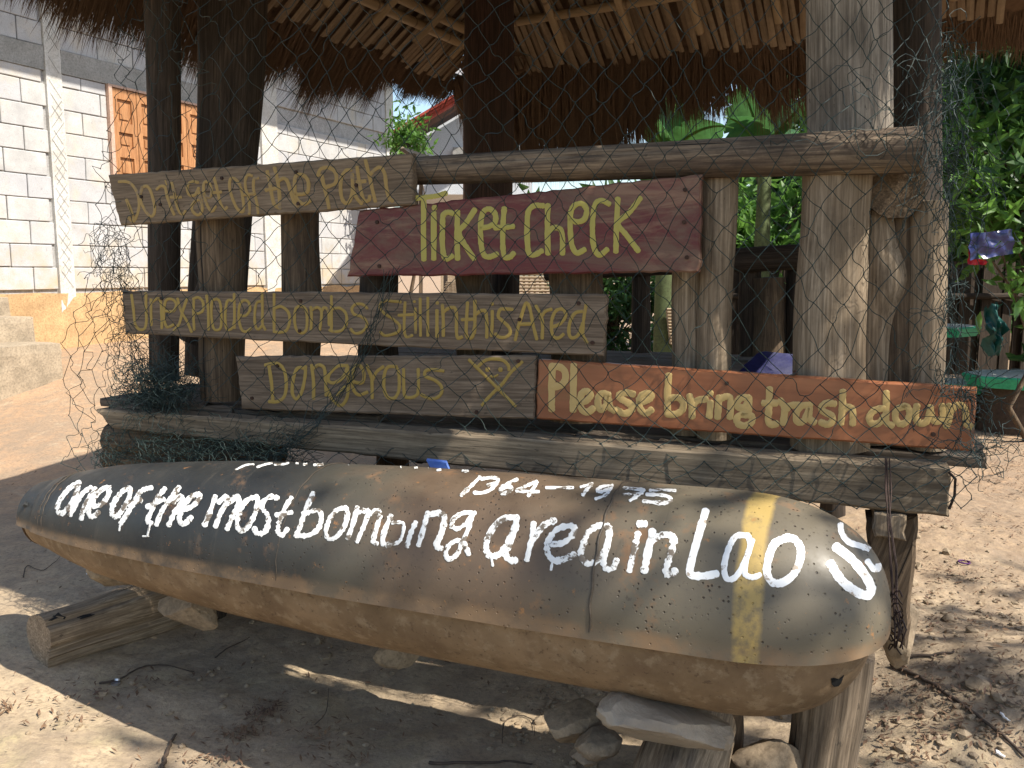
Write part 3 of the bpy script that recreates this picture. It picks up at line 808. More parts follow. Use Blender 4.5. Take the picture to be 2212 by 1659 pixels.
P1 = [[(230, 350), (320, 350), (400, 390), (480, 520), (495, 700), (430, 880), (360, 840)], [(330, 600), (400, 770), (430, 880)],
 [(540, 430), (600, 410), (650, 470), (690, 600), (710, 720), (690, 800), (640, 810), (570, 720), (510, 570), (540, 430)],
 [(740, 450), (790, 410), (850, 430), (880, 560), (930, 700), (970, 790)], [(940, 370), (975, 500), (1000, 640), (1040, 750), (1090, 790), (1120, 750)], [(930, 560), (1060, 560)], ([(852, 340), (870, 390)], 22),
 [(1290, 360), (1210, 350), (1150, 410), (1160, 500), (1200, 540), (1260, 520), (1300, 440)], [(1300, 480), (1340, 620), (1350, 740), (1300, 800), (1230, 760), (1210, 680), (1260, 610), (1330, 590)],
 [(1380, 530), (1450, 560), (1480, 480), (1450, 380), (1400, 350), (1370, 400), (1380, 540), (1420, 670), (1480, 750), (1530, 690)],
 [(1510, 300), (1550, 450), (1590, 620), (1640, 720), (1680, 700)], [(1480, 500), (1600, 490)],
 [(1860, 390), (1790, 310), (1730, 320), (1720, 430), (1760, 580), (1820, 710), (1890, 760), (1910, 690), (1890, 520), (1870, 430)],
 [(2020, 270), (1970, 260), (1935, 320), (1935, 430), (1975, 560), (1990, 700), (1985, 780)], [(1920, 530), (2050, 510)], [(2100, 300), (2050, 310), (2040, 420), (2055, 510), (2090, 650), (2100, 770)]]
P2 = [[(260, 290), (290, 430), (320, 600), (350, 690), (410, 725)], [(250, 510), (370, 490)], [(350, 250), (385, 400), (405, 550), (410, 680)], [(400, 400), (450, 370), (500, 400), (540, 520), (580, 640), (620, 700)],
 [(600, 560), (690, 560), (750, 520), (750, 400), (690, 330), (620, 330), (590, 400), (595, 530), (620, 620), (700, 680), (775, 640)],
 [(870, 330), (900, 260), (990, 240), (1070, 290), (1090, 380), (1060, 440), (950, 480)], [(915, 340), (950, 500), (980, 620), (1000, 720)],
 [(1260, 270), (1200, 280), (1150, 370), (1140, 500), (1160, 620), (1210, 670), (1260, 620), (1285, 480), (1280, 330)], [(1285, 480), (1330, 600), (1390, 670)],
 [(1340, 240), (1360, 380), (1390, 540), (1430, 640), (1480, 630), (1490, 590)], [(1340, 415), (1430, 405)], [(1440, 160), (1480, 320), (1520, 500), (1555, 640)], [(1500, 320), (1560, 260), (1620, 240), (1670, 320), (1690, 480), (1720, 600), (1760, 640)]]
sign([(232, 378), (890, 331), (893, 442), (258, 487)], TB - .012, .028, WSIGN2, "weathered board with faded yellow words Don't get off the Path, highest on the left", 11,
     [((250, 380, 400), P1, 40), ((600, 360, 450), P2, 44)], PYELF, nails=((306, 425), (347, 442), (770, 400), (640, 372), (645, 440), (480, 385)))
T1 = [[(1300, 108), (1390, 100), (1470, 90), (1540, 70)], [(1375, 120), (1372, 350), (1375, 575)], [(1457, 180)], [(1452, 225), (1452, 570)],
 [(1600, 225), (1560, 215), (1525, 240), (1520, 320), (1518, 450), (1530, 550), (1555, 575), (1590, 555)], [(1635, 215), (1630, 400), (1635, 570)], [(1765, 200), (1700, 300), (1645, 375), (1700, 480), (1760, 570)],
 [(1825, 335), (1880, 325), (1925, 290), (1925, 230), (1880, 190), (1830, 220), (1812, 330), (1818, 470), (1840, 545), (1880, 560), (1935, 540)], [(1995, 190), (1985, 330), (1985, 480), (2000, 560), (2040, 560), (2065, 535)], [(1930, 335), (2060, 325)]]
T2 = [[(395, 165), (330, 165), (285, 210), (275, 320), (278, 450), (290, 530), (330, 545), (385, 515)], [(435, 165), (432, 350), (437, 530)], [(440, 370), (480, 335), (530, 345), (548, 400), (548, 530)],
 [(615, 275), (660, 290), (715, 270), (735, 200), (700, 150), (640, 165), (610, 230), (610, 380), (625, 480), (660, 530), (715, 505)], [(905, 150), (850, 125), (805, 150), (785, 230), (780, 380), (795, 500), (835, 545), (890, 505)],
 [(975, 115), (965, 320), (960, 515)], [(1145, 110), (1060, 220), (975, 300), (1040, 390), (1130, 510)]]
sign([(775, 455), (1516, 376), (1509, 587), (749, 598)], TB, .032, MRED, 'large worn maroon board painted with yellow words Ticket check', 12,
     [((600, 450, 700), T1, 42), ((1200, 450, 700), T2, 42)], PYEL2, jag=.0012, nails=((1478, 480), (1480, 410), (1484, 556), (815, 480), (820, 575)))
U1 = [[(170, 110), (195, 300), (215, 480), (270, 560), (340, 550), (365, 450), (360, 250), (360, 90)], [(425, 170), (430, 500)], [(430, 210), (500, 160), (550, 180), (565, 350), (570, 540)],
 [(620, 320), (720, 320), (760, 230), (710, 165), (630, 175), (600, 280), (600, 430), (640, 530), (720, 500)], [(780, 160), (830, 330), (900, 450), (960, 590)], [(900, 160), (840, 330), (800, 480), (730, 570)],
 [(990, 190), (985, 330), (990, 480), (995, 560)], [(985, 160), (1050, 140), (1110, 200), (1110, 310), (1050, 350), (1000, 340)], [(1160, 120), (1180, 300), (1185, 560)],
 [(1290, 160), (1230, 200), (1225, 400), (1250, 540), (1300, 570), (1350, 520), (1350, 300), (1330, 190), (1290, 160)], [(1520, 100), (1525, 300), (1525, 540)], [(1510, 190), (1440, 180), (1410, 280), (1405, 450), (1430, 560), (1500, 540), (1525, 440)],
 [(1590, 370), (1670, 380), (1730, 300), (1710, 200), (1640, 180), (1590, 260), (1585, 430), (1620, 560), (1680, 590), (1740, 550)], [(1890, 90), (1895, 300), (1895, 480), (1930, 560)], [(1880, 190), (1820, 210), (1795, 330), (1800, 500), (1840, 560), (1890, 510)]]
U2 = [[(105, 100), (105, 350), (105, 590)], [(120, 280), (200, 260), (290, 330), (310, 450), (270, 570), (180, 600), (110, 590)], [(460, 250), (390, 290), (375, 430), (400, 560), (470, 610), (530, 560), (540, 400), (520, 290), (460, 250)],
 [(590, 270), (600, 400), (590, 560)], [(610, 300), (680, 270), (730, 330), (720, 480), (710, 560)], [(730, 320), (770, 270), (820, 330), (830, 500)], [(860, 130), (860, 300), (860, 560)], [(880, 290), (970, 280), (1050, 350), (1060, 480), (1000, 570), (900, 590), (840, 570)],
 [(1330, 280), (1270, 230), (1180, 230), (1130, 290), (1160, 360), (1250, 390), (1320, 450), (1320, 530), (1250, 600), (1170, 610), (1120, 560)],
 [(1770, 200), (1670, 190), (1550, 190), (1500, 260), (1560, 350), (1680, 430), (1760, 510), (1740, 590), (1650, 630), (1560, 640), (1510, 600)], [(1830, 210), (1820, 400), (1820, 580), (1850, 660), (1920, 640)], [(1750, 375), (1930, 365)],
 [(1955, 195)], [(1965, 290), (1970, 600)], [(2030, 160), (2035, 640)], [(2130, 150), (2130, 640)]]
U3 = [[(135, 190)], [(130, 280), (130, 580)], [(195, 215), (205, 400), (205, 570)], [(215, 290), (270, 250), (340, 250), (360, 340), (360, 520), (375, 600), (420, 590)],
 [(490, 190), (480, 360), (475, 540), (500, 600), (550, 580), (575, 450)], [(575, 170), (575, 400), (570, 540)], [(430, 385), (560, 380)], [(590, 320), (650, 280), (700, 290), (715, 400), (715, 590)], [(780, 200)], [(780, 290), (780, 420), (770, 570)],
 [(1010, 265), (930, 260), (870, 270), (850, 350), (900, 400), (970, 470), (990, 540), (940, 590), (860, 590), (820, 555)], [(1050, 620), (1090, 450), (1150, 250), (1180, 190), (1220, 250), (1260, 450), (1300, 610)], [(1110, 440), (1250, 435)],
 [(1295, 230), (1340, 320), (1370, 420), (1365, 600)], [(1350, 370), (1400, 290), (1470, 265)], [(1490, 470), (1580, 430), (1640, 340), (1610, 265), (1530, 280), (1480, 380), (1475, 500), (1500, 590), (1560, 600), (1610, 560)],
 [(1830, 290), (1750, 310), (1690, 420), (1680, 550), (1720, 600), (1790, 560), (1840, 430)], [(1880, 220), (1850, 400), (1845, 560), (1890, 650)]]
sign([(263, 628), (1312, 636), (1303, 770), (269, 721)], TB, .024, WSIGN, 'long weathered board with yellow words Unexploded bombs Still in this Area', 13,
     [((290, 700, 410), U1, 36), ((650, 700, 410), U2, 38), ((1040, 700, 460), U3, 40)], PYEL, nails=((1280, 740), (1123, 690), (650, 650), (648, 715), (350, 645), (1250, 655)))
D1 = [[(150, 125), (240, 115), (290, 170), (305, 270), (290, 360), (240, 400), (180, 400)], [(175, 130), (195, 270), (205, 400)], [(440, 150), (390, 150), (360, 220), (350, 330), (380, 380), (420, 330), (445, 220), (450, 140)],
 [(495, 130), (510, 250), (510, 375)], [(510, 150), (550, 125), (590, 150), (600, 240), (604, 350)], [(760, 130), (690, 135), (630, 190), (620, 240), (660, 260), (730, 220), (765, 140)], [(765, 140), (770, 260), (760, 370), (710, 430), (640, 370), (620, 310)], [(690, 350), (740, 290)],
 [(810, 250), (870, 260), (890, 200), (860, 130), (820, 140), (800, 220), (810, 310), (850, 350), (910, 330)], [(910, 130), (945, 230), (950, 370)], [(950, 240), (980, 180), (1030, 140)],
 [(1130, 140), (1070, 140), (1040, 200), (1040, 310), (1070, 370), (1120, 370), (1150, 310), (1150, 200), (1130, 140)], [(1185, 160), (1190, 340), (1220, 370), (1270, 360), (1295, 320), (1295, 160)],
 [(1480, 170), (1400, 160), (1350, 170), (1350, 210), (1420, 240), (1470, 290), (1460, 350), (1400, 380), (1320, 350)],
 [(1680, 90), (1760, 170), (1850, 260), (1890, 300), (1960, 370), (2020, 430)], [(2070, 105), (1990, 180), (1930, 260), (1890, 300), (1830, 360), (1775, 425)], [(1750, 130), (1800, 90), (1860, 80), (1930, 90), (1970, 130), (1975, 160)],
 ([(1815, 160)], 34), ([(1912, 160)], 34), ([(1835, 205), (1860, 215), (1890, 200)], 16)]
sign([(507, 770), (1157, 768), (1155, 906), (522, 884)], TB, .024, WSIGN, 'grey brown board with yellow word Dangerous and a crude skull and crossbones', 14,
     [((600, 850, 720), D1, 25)], PYEL, nails=((600, 790), (1120, 780), (545, 860), (1030, 890)))
K1 = [[(470, -20), (465, 150), (465, 310)], [(465, -10), (520, -15), (565, 20), (570, 80), (540, 125), (480, 140)], [(635, -20), (632, 150), (630, 315)], [(690, 265), (740, 240), (765, 200), (735, 175), (700, 190), (685, 240), (695, 310), (740, 335), (780, 310)],
 [(900, 200), (855, 190), (825, 230), (825, 290), (850, 315), (885, 280), (900, 210), (910, 290), (945, 320)], [(1090, 195), (1040, 185), (990, 200), (990, 225), (1040, 255), (1085, 290), (1070, 330), (1020, 345), (970, 320)],
 [(1150, 260), (1205, 240), (1235, 210), (1205, 190), (1160, 205), (1140, 250), (1150, 310), (1190, 345), (1230, 320)], [(1368, 55), (1358, 200), (1360, 345)], [(1365, 350), (1420, 350), (1470, 320), (1480, 265), (1445, 225), (1390, 225)],
 [(1530, 215), (1545, 280), (1548, 365)], [(1550, 290), (1590, 245), (1650, 235)], ([(1690, 190)], 50), [(1690, 265), (1680, 365)], [(1755, 225), (1745, 370)], [(1755, 240), (1810, 215), (1845, 240), (1840, 370)],
 [(1980, 225), (1925, 225), (1895, 260), (1905, 295), (1955, 295), (1985, 240)], [(1985, 230), (1980, 330), (1905, 365), (1895, 415), (1945, 440), (2000, 420), (2010, 370), (1950, 355)], [(2145, 160), (2140, 300), (2135, 400), (2160, 430), (2195, 425)], [(2105, 265), (2190, 265)]]
K2 = [[(335, 250), (365, 310), (355, 415)], [(370, 320), (410, 285), (465, 280)], [(560, 280), (490, 290), (455, 350), (465, 410), (520, 395), (555, 300), (555, 380), (590, 410)],
 [(745, 270), (690, 265), (650, 295), (665, 330), (725, 360), (735, 400), (700, 430), (650, 415)], [(815, 180), (810, 300), (800, 415)], [(810, 330), (850, 295), (890, 320), (890, 420)], [(1150, 190), (1150, 300), (1150, 410), (1190, 435)], [(1125, 305), (1060, 320), (1020, 370), (1035, 420), (1090, 420), (1135, 370)],
 [(1290, 290), (1230, 315), (1220, 380), (1255, 425), (1305, 410), (1330, 345), (1315, 300), (1290, 290)], [(1385, 290), (1375, 370), (1410, 420), (1465, 400), (1490, 300)], [(1490, 320), (1515, 400), (1565, 400), (1590, 340), (1580, 290)],
 [(1630, 290), (1640, 360), (1615, 440)], [(1645, 330), (1690, 285), (1745, 290), (1765, 360), (1765, 420), (1800, 445)]]
sign([(1162, 776), (2110, 838), (2105, 976), (1157, 905)], TB - .004, .026, MORG, 'orange varnished board with ochre words Please bring trash down, at the lower right', 15,
     [((1200, 900, 700), K1, 54), ((1800, 900, 700), K2, 54)], PBEIGE, jag=.0005, nails=((1717, 806), (2016, 938), (1570, 828)))

# =================================================================== BOMB CASING
T_ = on_z(100, 1108, .478); N_ = on_z(1925, 1345, .520)
AX = (N_ - T_); BLn = AX.length; bx = AX.normalized(); by_ = ZV.cross(bx).normalized(); bz = bx.cross(by_)
if bz.z < 0: bz = -bz; by_ = -by_
MBm = Matrix((bx, by_, bz)).transposed().to_4x4(); MBm.translation = T_
print('bomb', T_, N_, BLn)
def PXr(s, px):
    p = T_ + bx * s; return px * dist(p) / FPX
nose0 = BLn - .31
ctrl = [(0, .092), (.048, .107), (.27, .156), (.66, .193), (1.12, .212), (1.54, .218), (nose0, .218)]
def prof(s):
    if s > nose0: q = min(1, (s - nose0) / (BLn - nose0)); return ctrl[-1][1] * (1 - q ** 2.5) ** (1 / 2.5)
    xs_ = [c[0] for c in ctrl]; ys_ = [c[1] for c in ctrl]
    r_ = np.interp(s, xs_, ys_)
    # smooth by averaging neighbours
    return float(.5 * r_ + .25 * (np.interp(s - .08, xs_, ys_) + np.interp(min(s + .08, nose0), xs_, ys_)))
def shell(name, mat, up, dr, s0, s1, n=170, m=60, seed=0, amp=.0011):
    a0, a1 = (R(-5.5), R(185.5)) if up else (R(177), R(363)); V = []; F = []
    sv = list(np.linspace(s0, nose0, n - 40)) + list(nose0 + (s1 - nose0) * np.sin(np.linspace(0, np.pi / 2, 41))[1:])
    for L in (0, 1):
        for s in sv:
            r_ = max(.0008, (prof(s if up else min(s * 1.0, BLn)) if up else prof(s + (BLn - s1) * sstep(nose0, s1, s))) - dr) - L * .0045
            if up and s < .075: r_ -= .007
            for k in range(m + 1):
                a = a0 + (a1 - a0) * k / m
                d = amp * (1.5 * mnoise.noise(Vector((s * 2.4, math.cos(a) * 1.3, math.sin(a) * 1.3 + seed))) + .35 * mnoise.noise(Vector((s * 9, math.cos(a) * 4, math.sin(a) * 4 + seed)))) if r_ > .01 else 0
                rr_ = max(r_ + d, .0005)
                if up and r_ > .03:      # rolled lip along both long edges
                    ed = min(a - a0, a1 - a); rr_ += .0045 * math.exp(-(ed / .055) ** 2)
                V.append((s, rr_ * math.cos(a) * -1, rr_ * math.sin(a)))
    H = m + 1; ns_ = len(sv); N = ns_ * H
    for i in range(ns_ - 1):
        for k in range(m):
            a = i * H + k; F.append((a, a + 1, a + 1 + H, a + H)); F.append((a + N, a + N + H, a + N + H + 1, a + N + 1))
        for k in (0, m):
            a = i * H + k; q = (a, a + H, a + H + N, a + N); F.append(q if k == 0 else q[::-1])
    for k in range(m): a = k; F.append((a, a + N, a + N + 1, a + 1))
    return V, F
def bomb_upper():
    m = Mat('aged olive casing paint', .5, 0, .35)
    x, y, z = m.sep(); v = m.vec(rand=False)
    big = m.noise(v, 3.2, 6, .62); fine = m.noise(v, 38, 5, .7); med = m.noise(v, 11, 6, .65)
    base = m.mix(m.ramp(big, [(.35, 0.), (.65, 1.)]), (.012, .014, .016), (.034, .034, .031))
    xx = m.math('DIVIDE', x, BLn)
    nose = m.ramp(xx, [(.42, 0.), (.60, 1.)])
    base = m.mix(nose, base, m.mix(big, (.085, .073, .052), (.155, .132, .090)))
    # brown rusty zone in the middle, and patches everywhere
    zone = m.ramp(m.math('ADD', xx, m.math('MULTIPLY', big, .25)), [(.63, 0.), (.70, .8), (.80, .8), (.92, .1)])
    base = m.mix(zone, base, m.mix(med, (.065, .042, .028), (.17, .108, .065)))
    base = m.mix(m.math('MULTIPLY', m.ramp(med, [(.58, 0.), (.68, .8)]), m.ramp(xx, [(.25, .25), (.5, 1.)])), base, (.20, .11, .055))
    sp2 = m.noise(v, 90, 4, .7); base = m.mix(m.ramp(sp2, [(.60, 0.), (.68, .55)]), base, (.045, .032, .022))
    base = m.mix(m.ramp(fine, [(.64, 0.), (.70, .75)]), base, (.30, .14, .05))
    stk = m.noise(m.vec((17, 4, 4), rand=False), 1., 6, .7, 1.2); base = m.mix(m.ramp(stk, [(.56, 0.), (.70, .3)]), base, (.10, .085, .065)); base = m.mix(m.ramp(stk, [(.26, .3), (.38, 0.)]), base, (.02, .018, .015))
    pm = m.math('MULTIPLY', m.ramp(m.vor(v, 75), [(.10, 1.), (.19, 0.)]), m.ramp(m.math('ADD', med, m.math('MULTIPLY', xx, .14)), [(.50, 0.), (.62, .9)])); base = m.mix(pm, base, (.035, .024, .016))
    low = m.ramp(z, [(-.006, 1.), (.014, 0.)])
    base = m.mix(m.math('MULTIPLY', low, m.ramp(med, [(.4, .2), (.6, 1.)])), base, (.19, .12, .065))
    # yellow band painted round the casing
    d = m.math('ABSOLUTE', m.math('SUBTRACT', m.math('ADD', x, m.math('MULTIPLY', med, .02)), BAND + .01))
    bandm = m.math('MULTIPLY', m.ramp(m.math('MULTIPLY', d, 10.), [(.18, 1.), (.27, 0.)]), m.ramp(m.math('ADD', fine, m.math('MULTIPLY', z, -.8)), [(.38, .95), (.62, .15)]))
    base = m.mix(m.math('MULTIPLY', bandm, .85), base, (.42, .29, .09))
    m.col(base)
    m.rgh(m.ramp(med, [(.35, .40), (.7, .68)]))

    m.bump(m.math('MULTIPLY', pm, -1.), .8, .003); m.bump(fine, .25, .0018); return m.m
def bomb_lower():
    m = Mat('rusty tan casing', .8, 0, .25)
    x, y, z = m.sep(); v = m.vec(rand=False)
    big = m.noise(v, 4, 6, .62); fine = m.noise(v, 70, 4, .7); med = m.noise(v, 14, 6, .65)
    c = m.mix(m.ramp(big, [(.35, 0.), (.65, 1.)]), (.12, .078, .042), (.26, .175, .10))
    c = m.mix(m.ramp(med, [(.50, 0.), (.66, .5)]), c, (.13, .08, .045))
    c = m.mix(m.ramp(m.noise(v, 30, 5, .7), [(.52, 0.), (.64, .5)]), c, (.33, .25, .16))
    top = m.ramp(m.math('ADD', z, m.math('MULTIPLY', med, .06)), [(-.02 + .0, 0.), (.03, 1.)])
    c = m.mix(m.math('MULTIPLY', top, .45), c, (.22, .115, .05))
    c = m.mix(m.ramp(fine, [(.59, 0.), (.66, .6)]), c, (.08, .05, .03))
    m.col(c); m.bump(fine, .5, .003); m.bump(med, .12, .003); return m.m
BAND = 0
_b = on_z(1650, 1300, .515); BAND = (_b - T_).dot(bx) 
bomb = empty('bomb_casing', T_ + bx * BLn / 2 - ZV * .2, 'long rusted cluster bomb casing with white lettering lying on logs and rocks', 'bomb casing')
V, F = shell('u', None, True, 0, 0, BLn)
MU, ML = bomb_upper(), bomb_lower()
up_o = mesh('upper_shell', V, F, MU, bomb, True, MBm, auto=40)
V2, F2 = shell('l', None, False, .014, .022, BLn - .026, seed=5, amp=.0018)
lo_o = mesh('lower_shell', V2, F2, ML, bomb, True, MBm, auto=40)
MSEAM = plain('dark weld seam', (.09, .07, .05), (.05, .04, .03), rough=.6)
def ring_seam(s, r=.0022, a0=-2, a1=182, sl=0):
    mb = MB(); pts = []
    for k in range(60):
        a = R(a0 + (a1 - a0) * k / 59); rr_ = prof(s + sl * math.sin(a)) + .0005; pts.append(MBm @ Vector((s + sl * math.sin(a) + .0015 * math.sin(a * 23), -rr_ * math.cos(a), rr_ * math.sin(a))))
    mb.tube(pts, r, 5); mb.build('weld_seam', MSEAM, bomb, smooth=True)
for (u, v_, sl, r_) in ((1355, 1260, .0, .0024), (730, 1170, .0, .0011), (96, 1120, 0, .0016), (80, 1120, 0, .0012)):
    _b = on_z(u, v_, .51); ring_seam((_b - T_).dot(bx), r_)
# closing disk at the tail
mb = MB(); n = 40; vs = [MBm @ Vector((.012, 0, 0))] + [MBm @ Vector((.012,   .088 * math.cos(2 * math.pi * k / n), .088 * math.sin(2 * math.pi * k / n))) for k in range(n)]
mb.add(vs, [(0, 1 + (k + 1) % n, 1 + k) for k in range(n)]); mb.build('tail_plate', ML, bomb)
# little knob on the tail
mb = MB(); p = on_z(66, 1095, .52); mb.tube([p, p + Vector((-.012, -.01, .012))], .007, 8, cap=True); mb.build('lug', MU, bomb)
# jagged hole near the nose underside: flat black patch, its inner shade as colour
bvh = BVHTree.FromPolygons([MBm @ Vector(v) for v in V], F); bvh2 = BVHTree.FromPolygons([MBm @ Vector(v) for v in V2], F2)
def bhit(u, v, tree=bvh):
    d = ray(u, v).normalized(); h = tree.ray_cast(C0, d)
    if h[0] is None: return None
    n = h[1]
    if n.dot(d) > 0: n = -n
    return h[0], n
MHOLESHADE = plain('painted hole shade', (.004, .004, .004), rough=1, bump=0)
hp = [(2027, 1302), (2040, 1300), (2052, 1306), (2056, 1300), (2060, 1306), (2050, 1318), (2040, 1322), (2030, 1324), (2026, 1312)]
conv, kk = region(1800, 1350, 700)
hz = [(720, 965), (745, 960), (790, 975), (815, 960), (822, 935), (800, 1000), (780, 1025), (745, 1030), (725, 1010)]
mid = bhit(*conv((760, 990)), bvh2)
if mid:
    ring_ = [bhit(*conv(q), bvh2) for q in hz]; vs = [mid[0] + mid[1] * .001] + [q[0] + q[1] * .001 for q in ring_ if q]
    o = mesh('rust_hole_shade', vs, [(0, i, i % (len(vs) - 1) + 1) for i in range(1, len(vs))], MHOLESHADE, bomb); fix_normals(o, lambda c: mid[1])
# lettering on the casing
BA = [[(610, 880), (540, 920), (480, 990), (445, 1060), (455, 1110), (490, 1110), (550, 1040), (590, 960), (605, 890)], [(700, 920), (640, 960), (600, 1020), (545, 1125)], [(735, 930), (690, 1000), (645, 1090), (630, 1155)],
 [(700, 1060), (770, 1055), (825, 1000), (845, 930), (815, 920), (760, 960), (705, 1050), (685, 1110), (715, 1145), (760, 1110)],
 [(1000, 925), (950, 945), (895, 1010), (865, 1080), (875, 1135), (910, 1135), (960, 1070), (1000, 990), (1005, 930)], [(1165, 920), (1120, 930), (1075, 960), (1030, 1040), (975, 1130), (935, 1190)], ([(930, 1190), (922, 1245)], 18), [(1000, 1050), (1085, 1015)],
 [(1270, 930), (1210, 1010), (1165, 1110), (1140, 1170), (1165, 1190)], ([(1160, 1200), (1140, 1290)], 16), ([(1105, 1293), (1145, 1293)], 14), [(1140, 1065), (1260, 1010)],
 [(1380, 920), (1320, 1000), (1250, 1100), (1210, 1200)], [(1340, 1030), (1395, 985), (1405, 1030), (1350, 1110), (1305, 1205)], [(1410, 1090), (1490, 1060), (1545, 985), (1520, 970), (1460, 1005), (1405, 1090), (1385, 1165), (1420, 1200), (1475, 1150)],
 [(1660, 990), (1620, 1110), (1580, 1205)], [(1690, 1030), (1740, 990), (1750, 1030), (1700, 1120), (1665, 1215)], [(1760, 1040), (1830, 990), (1845, 1030), (1800, 1130), (1755, 1235)],
 [(1980, 990), (1910, 1015), (1855, 1090), (1830, 1190), (1850, 1245), (1900, 1235), (1960, 1140), (1990, 1040), (1980, 990)], [(2140, 1000), (2090, 990), (2035, 1025), (2025, 1080), (2065, 1130), (2070, 1200), (2040, 1265), (1985, 1270), (1965, 1235)]]
BB = [[(350, 1000), (300, 1080), (260, 1180), (250, 1255), (280, 1285), (320, 1240)], [(240, 1128), (350, 1110)], [(520, 965), (460, 1100), (420, 1220), (390, 1290)], [(480, 1110), (560, 1095), (585, 1150), (560, 1235), (490, 1285), (410, 1290)],
 [(770, 1075), (700, 1095), (645, 1170), (620, 1260), (650, 1315), (710, 1290), (770, 1200), (785, 1110), (770, 1075)], [(860, 1075), (830, 1190), (790, 1305)], [(880, 1105), (935, 1095), (945, 1120), (910, 1220), (860, 1330)], [(965, 1120), (1020, 1095), (1035, 1135), (1010, 1230), (985, 1330), (1010, 1350)],
 ([(1120, 1140), (1070, 1260), (1060, 1345), (1110, 1365)], 40), ([(1130, 1190), (1210, 1190), (1220, 1240), (1190, 1330), (1120, 1360)], 26), [(1310, 1190), (1270, 1280), (1245, 1370)], [(1405, 1115), (1370, 1240), (1335, 1360)], ([(1410, 1130), (1500, 1115), (1535, 1155), (1510, 1270), (1470, 1365), (1505, 1385)], 44),
 ([(1765, 1115), (1680, 1115), (1605, 1160), (1595, 1220), (1640, 1235), (1705, 1190), (1755, 1125)], 34), ([(1750, 1130), (1720, 1230), (1670, 1350), (1630, 1435), (1570, 1470), (1545, 1430), (1565, 1370), (1620, 1330), (1680, 1340), (1720, 1430)], 36)]
BC = [[(195, 1150), (100, 1155), (20, 1220), (-35, 1330), (-35, 1415), (0, 1445), (60, 1430), (130, 1340), (180, 1220), (195, 1155)], [(190, 1210), (150, 1330), (110, 1430), (140, 1475), (185, 1480)], ([(0, 1460), (10, 1520)], 18),
 [(325, 1200), (310, 1310), (275, 1470)], [(315, 1330), (400, 1215), (485, 1175)], [(470, 1355), (550, 1345), (620, 1290), (640, 1225), (590, 1215), (500, 1245), (435, 1340), (435, 1425), (485, 1480), (560, 1470), (635, 1435)], ([(470, 1490), (460, 1550)], 20),
 [(895, 1215), (820, 1215), (745, 1270), (705, 1370), (690, 1445), (740, 1505), (820, 1480), (880, 1390), (910, 1275), (895, 1220)], [(910, 1230), (900, 1350), (865, 1470), (880, 1540), (935, 1540), (965, 1480)],
 ([(1145, 1200), (1178, 1200)], 58), [(1130, 1275), (1100, 1400), (1065, 1555)], ([(1240, 1260), (1210, 1400), (1180, 1555)], 60), ([(1235, 1330), (1310, 1285), (1395, 1295), (1400, 1370), (1360, 1500), (1345, 1580), (1400, 1580), (1415, 1560)], 52)]
BD = [([(1650, 1105), (1600, 1280), (1545, 1480), (1535, 1585), (1630, 1600), (1730, 1585)], 60), ([(1975, 1290), (1885, 1295), (1825, 1400), (1795, 1530), (1815, 1620), (1880, 1610), (1950, 1500), (1995, 1370), (1985, 1305)], 46), ([(2010, 1330), (1965, 1480), (1955, 1580), (2010, 1610), (2065, 1595)], 44)]
BE = [([(385, 1305), (290, 1350), (242, 1460), (230, 1580), (275, 1650), (350, 1650), (430, 1590), (480, 1490), (488, 1390), (445, 1320), (385, 1305)], 62),
 ([(765, 1380), (880, 1470), (980, 1590), (1030, 1690), (1010, 1745), (940, 1735), (830, 1660), (770, 1590), (720, 1510)], 72), ([(795, 1210), (805, 1270), (860, 1340), (950, 1370), (1030, 1405), (1075, 1470), (1085, 1540), (1050, 1545), (1005, 1490)], 46)]
BF = [([(-76, 780), (0, 745), (60, 740)], 14), ([(90, 760), (150, 740), (200, 730)], 16), ([(225, 742), (300, 738), (335, 728), (400, 732)], 16), ([(450, 742), (560, 720), (600, 712)], 18), ([(530, 745), (600, 740), (680, 708), (705, 700)], 20), ([(800, 738), (850, 712), (920, 712), (960, 735)], 22), ([(985, 745), (1060, 722)], 20),
 ([(1070, 742), (1100, 732), (1130, 742), (1190, 755)], 20), ([(1200, 760), (1260, 748), (1300, 765), (1400, 768)], 18), ([(1480, 785), (1560, 775), (1650, 785), (1700, 793), (1740, 782)], 18),
 ([(1805, 840), (1745, 900), (1665, 975)], 30), ([(1820, 852), (1900, 842), (1945, 855), (1935, 880), (1870, 900)], 26), ([(1940, 880), (1890, 935), (1820, 960), (1765, 958)], 26), ([(2090, 858), (2020, 890), (1965, 935), (1990, 965), (2050, 940), (2035, 912), (1985, 925)], 28)]
BG = [([(345, 872), (260, 910), (190, 940), (260, 948), (360, 950)], 26), ([(350, 880), (320, 930), (285, 980)], 26), ([(425, 920), (625, 920)], 24), ([(775, 892), (740, 930), (705, 975)], 26), ([(690, 915), (770, 893)], 20), ([(930, 902), (860, 908), (812, 940), (850, 950), (925, 915)], 24), ([(928, 912), (880, 975), (805, 1005)], 24),
 ([(1025, 922), (1175, 938)], 24), ([(1175, 940), (1130, 980), (1072, 1018)], 26), ([(1020, 972), (1165, 965)], 18), ([(1415, 942), (1300, 937), (1225, 940)], 24), ([(1200, 972), (1330, 980), (1385, 1010), (1335, 1038), (1175, 1025)], 28)]
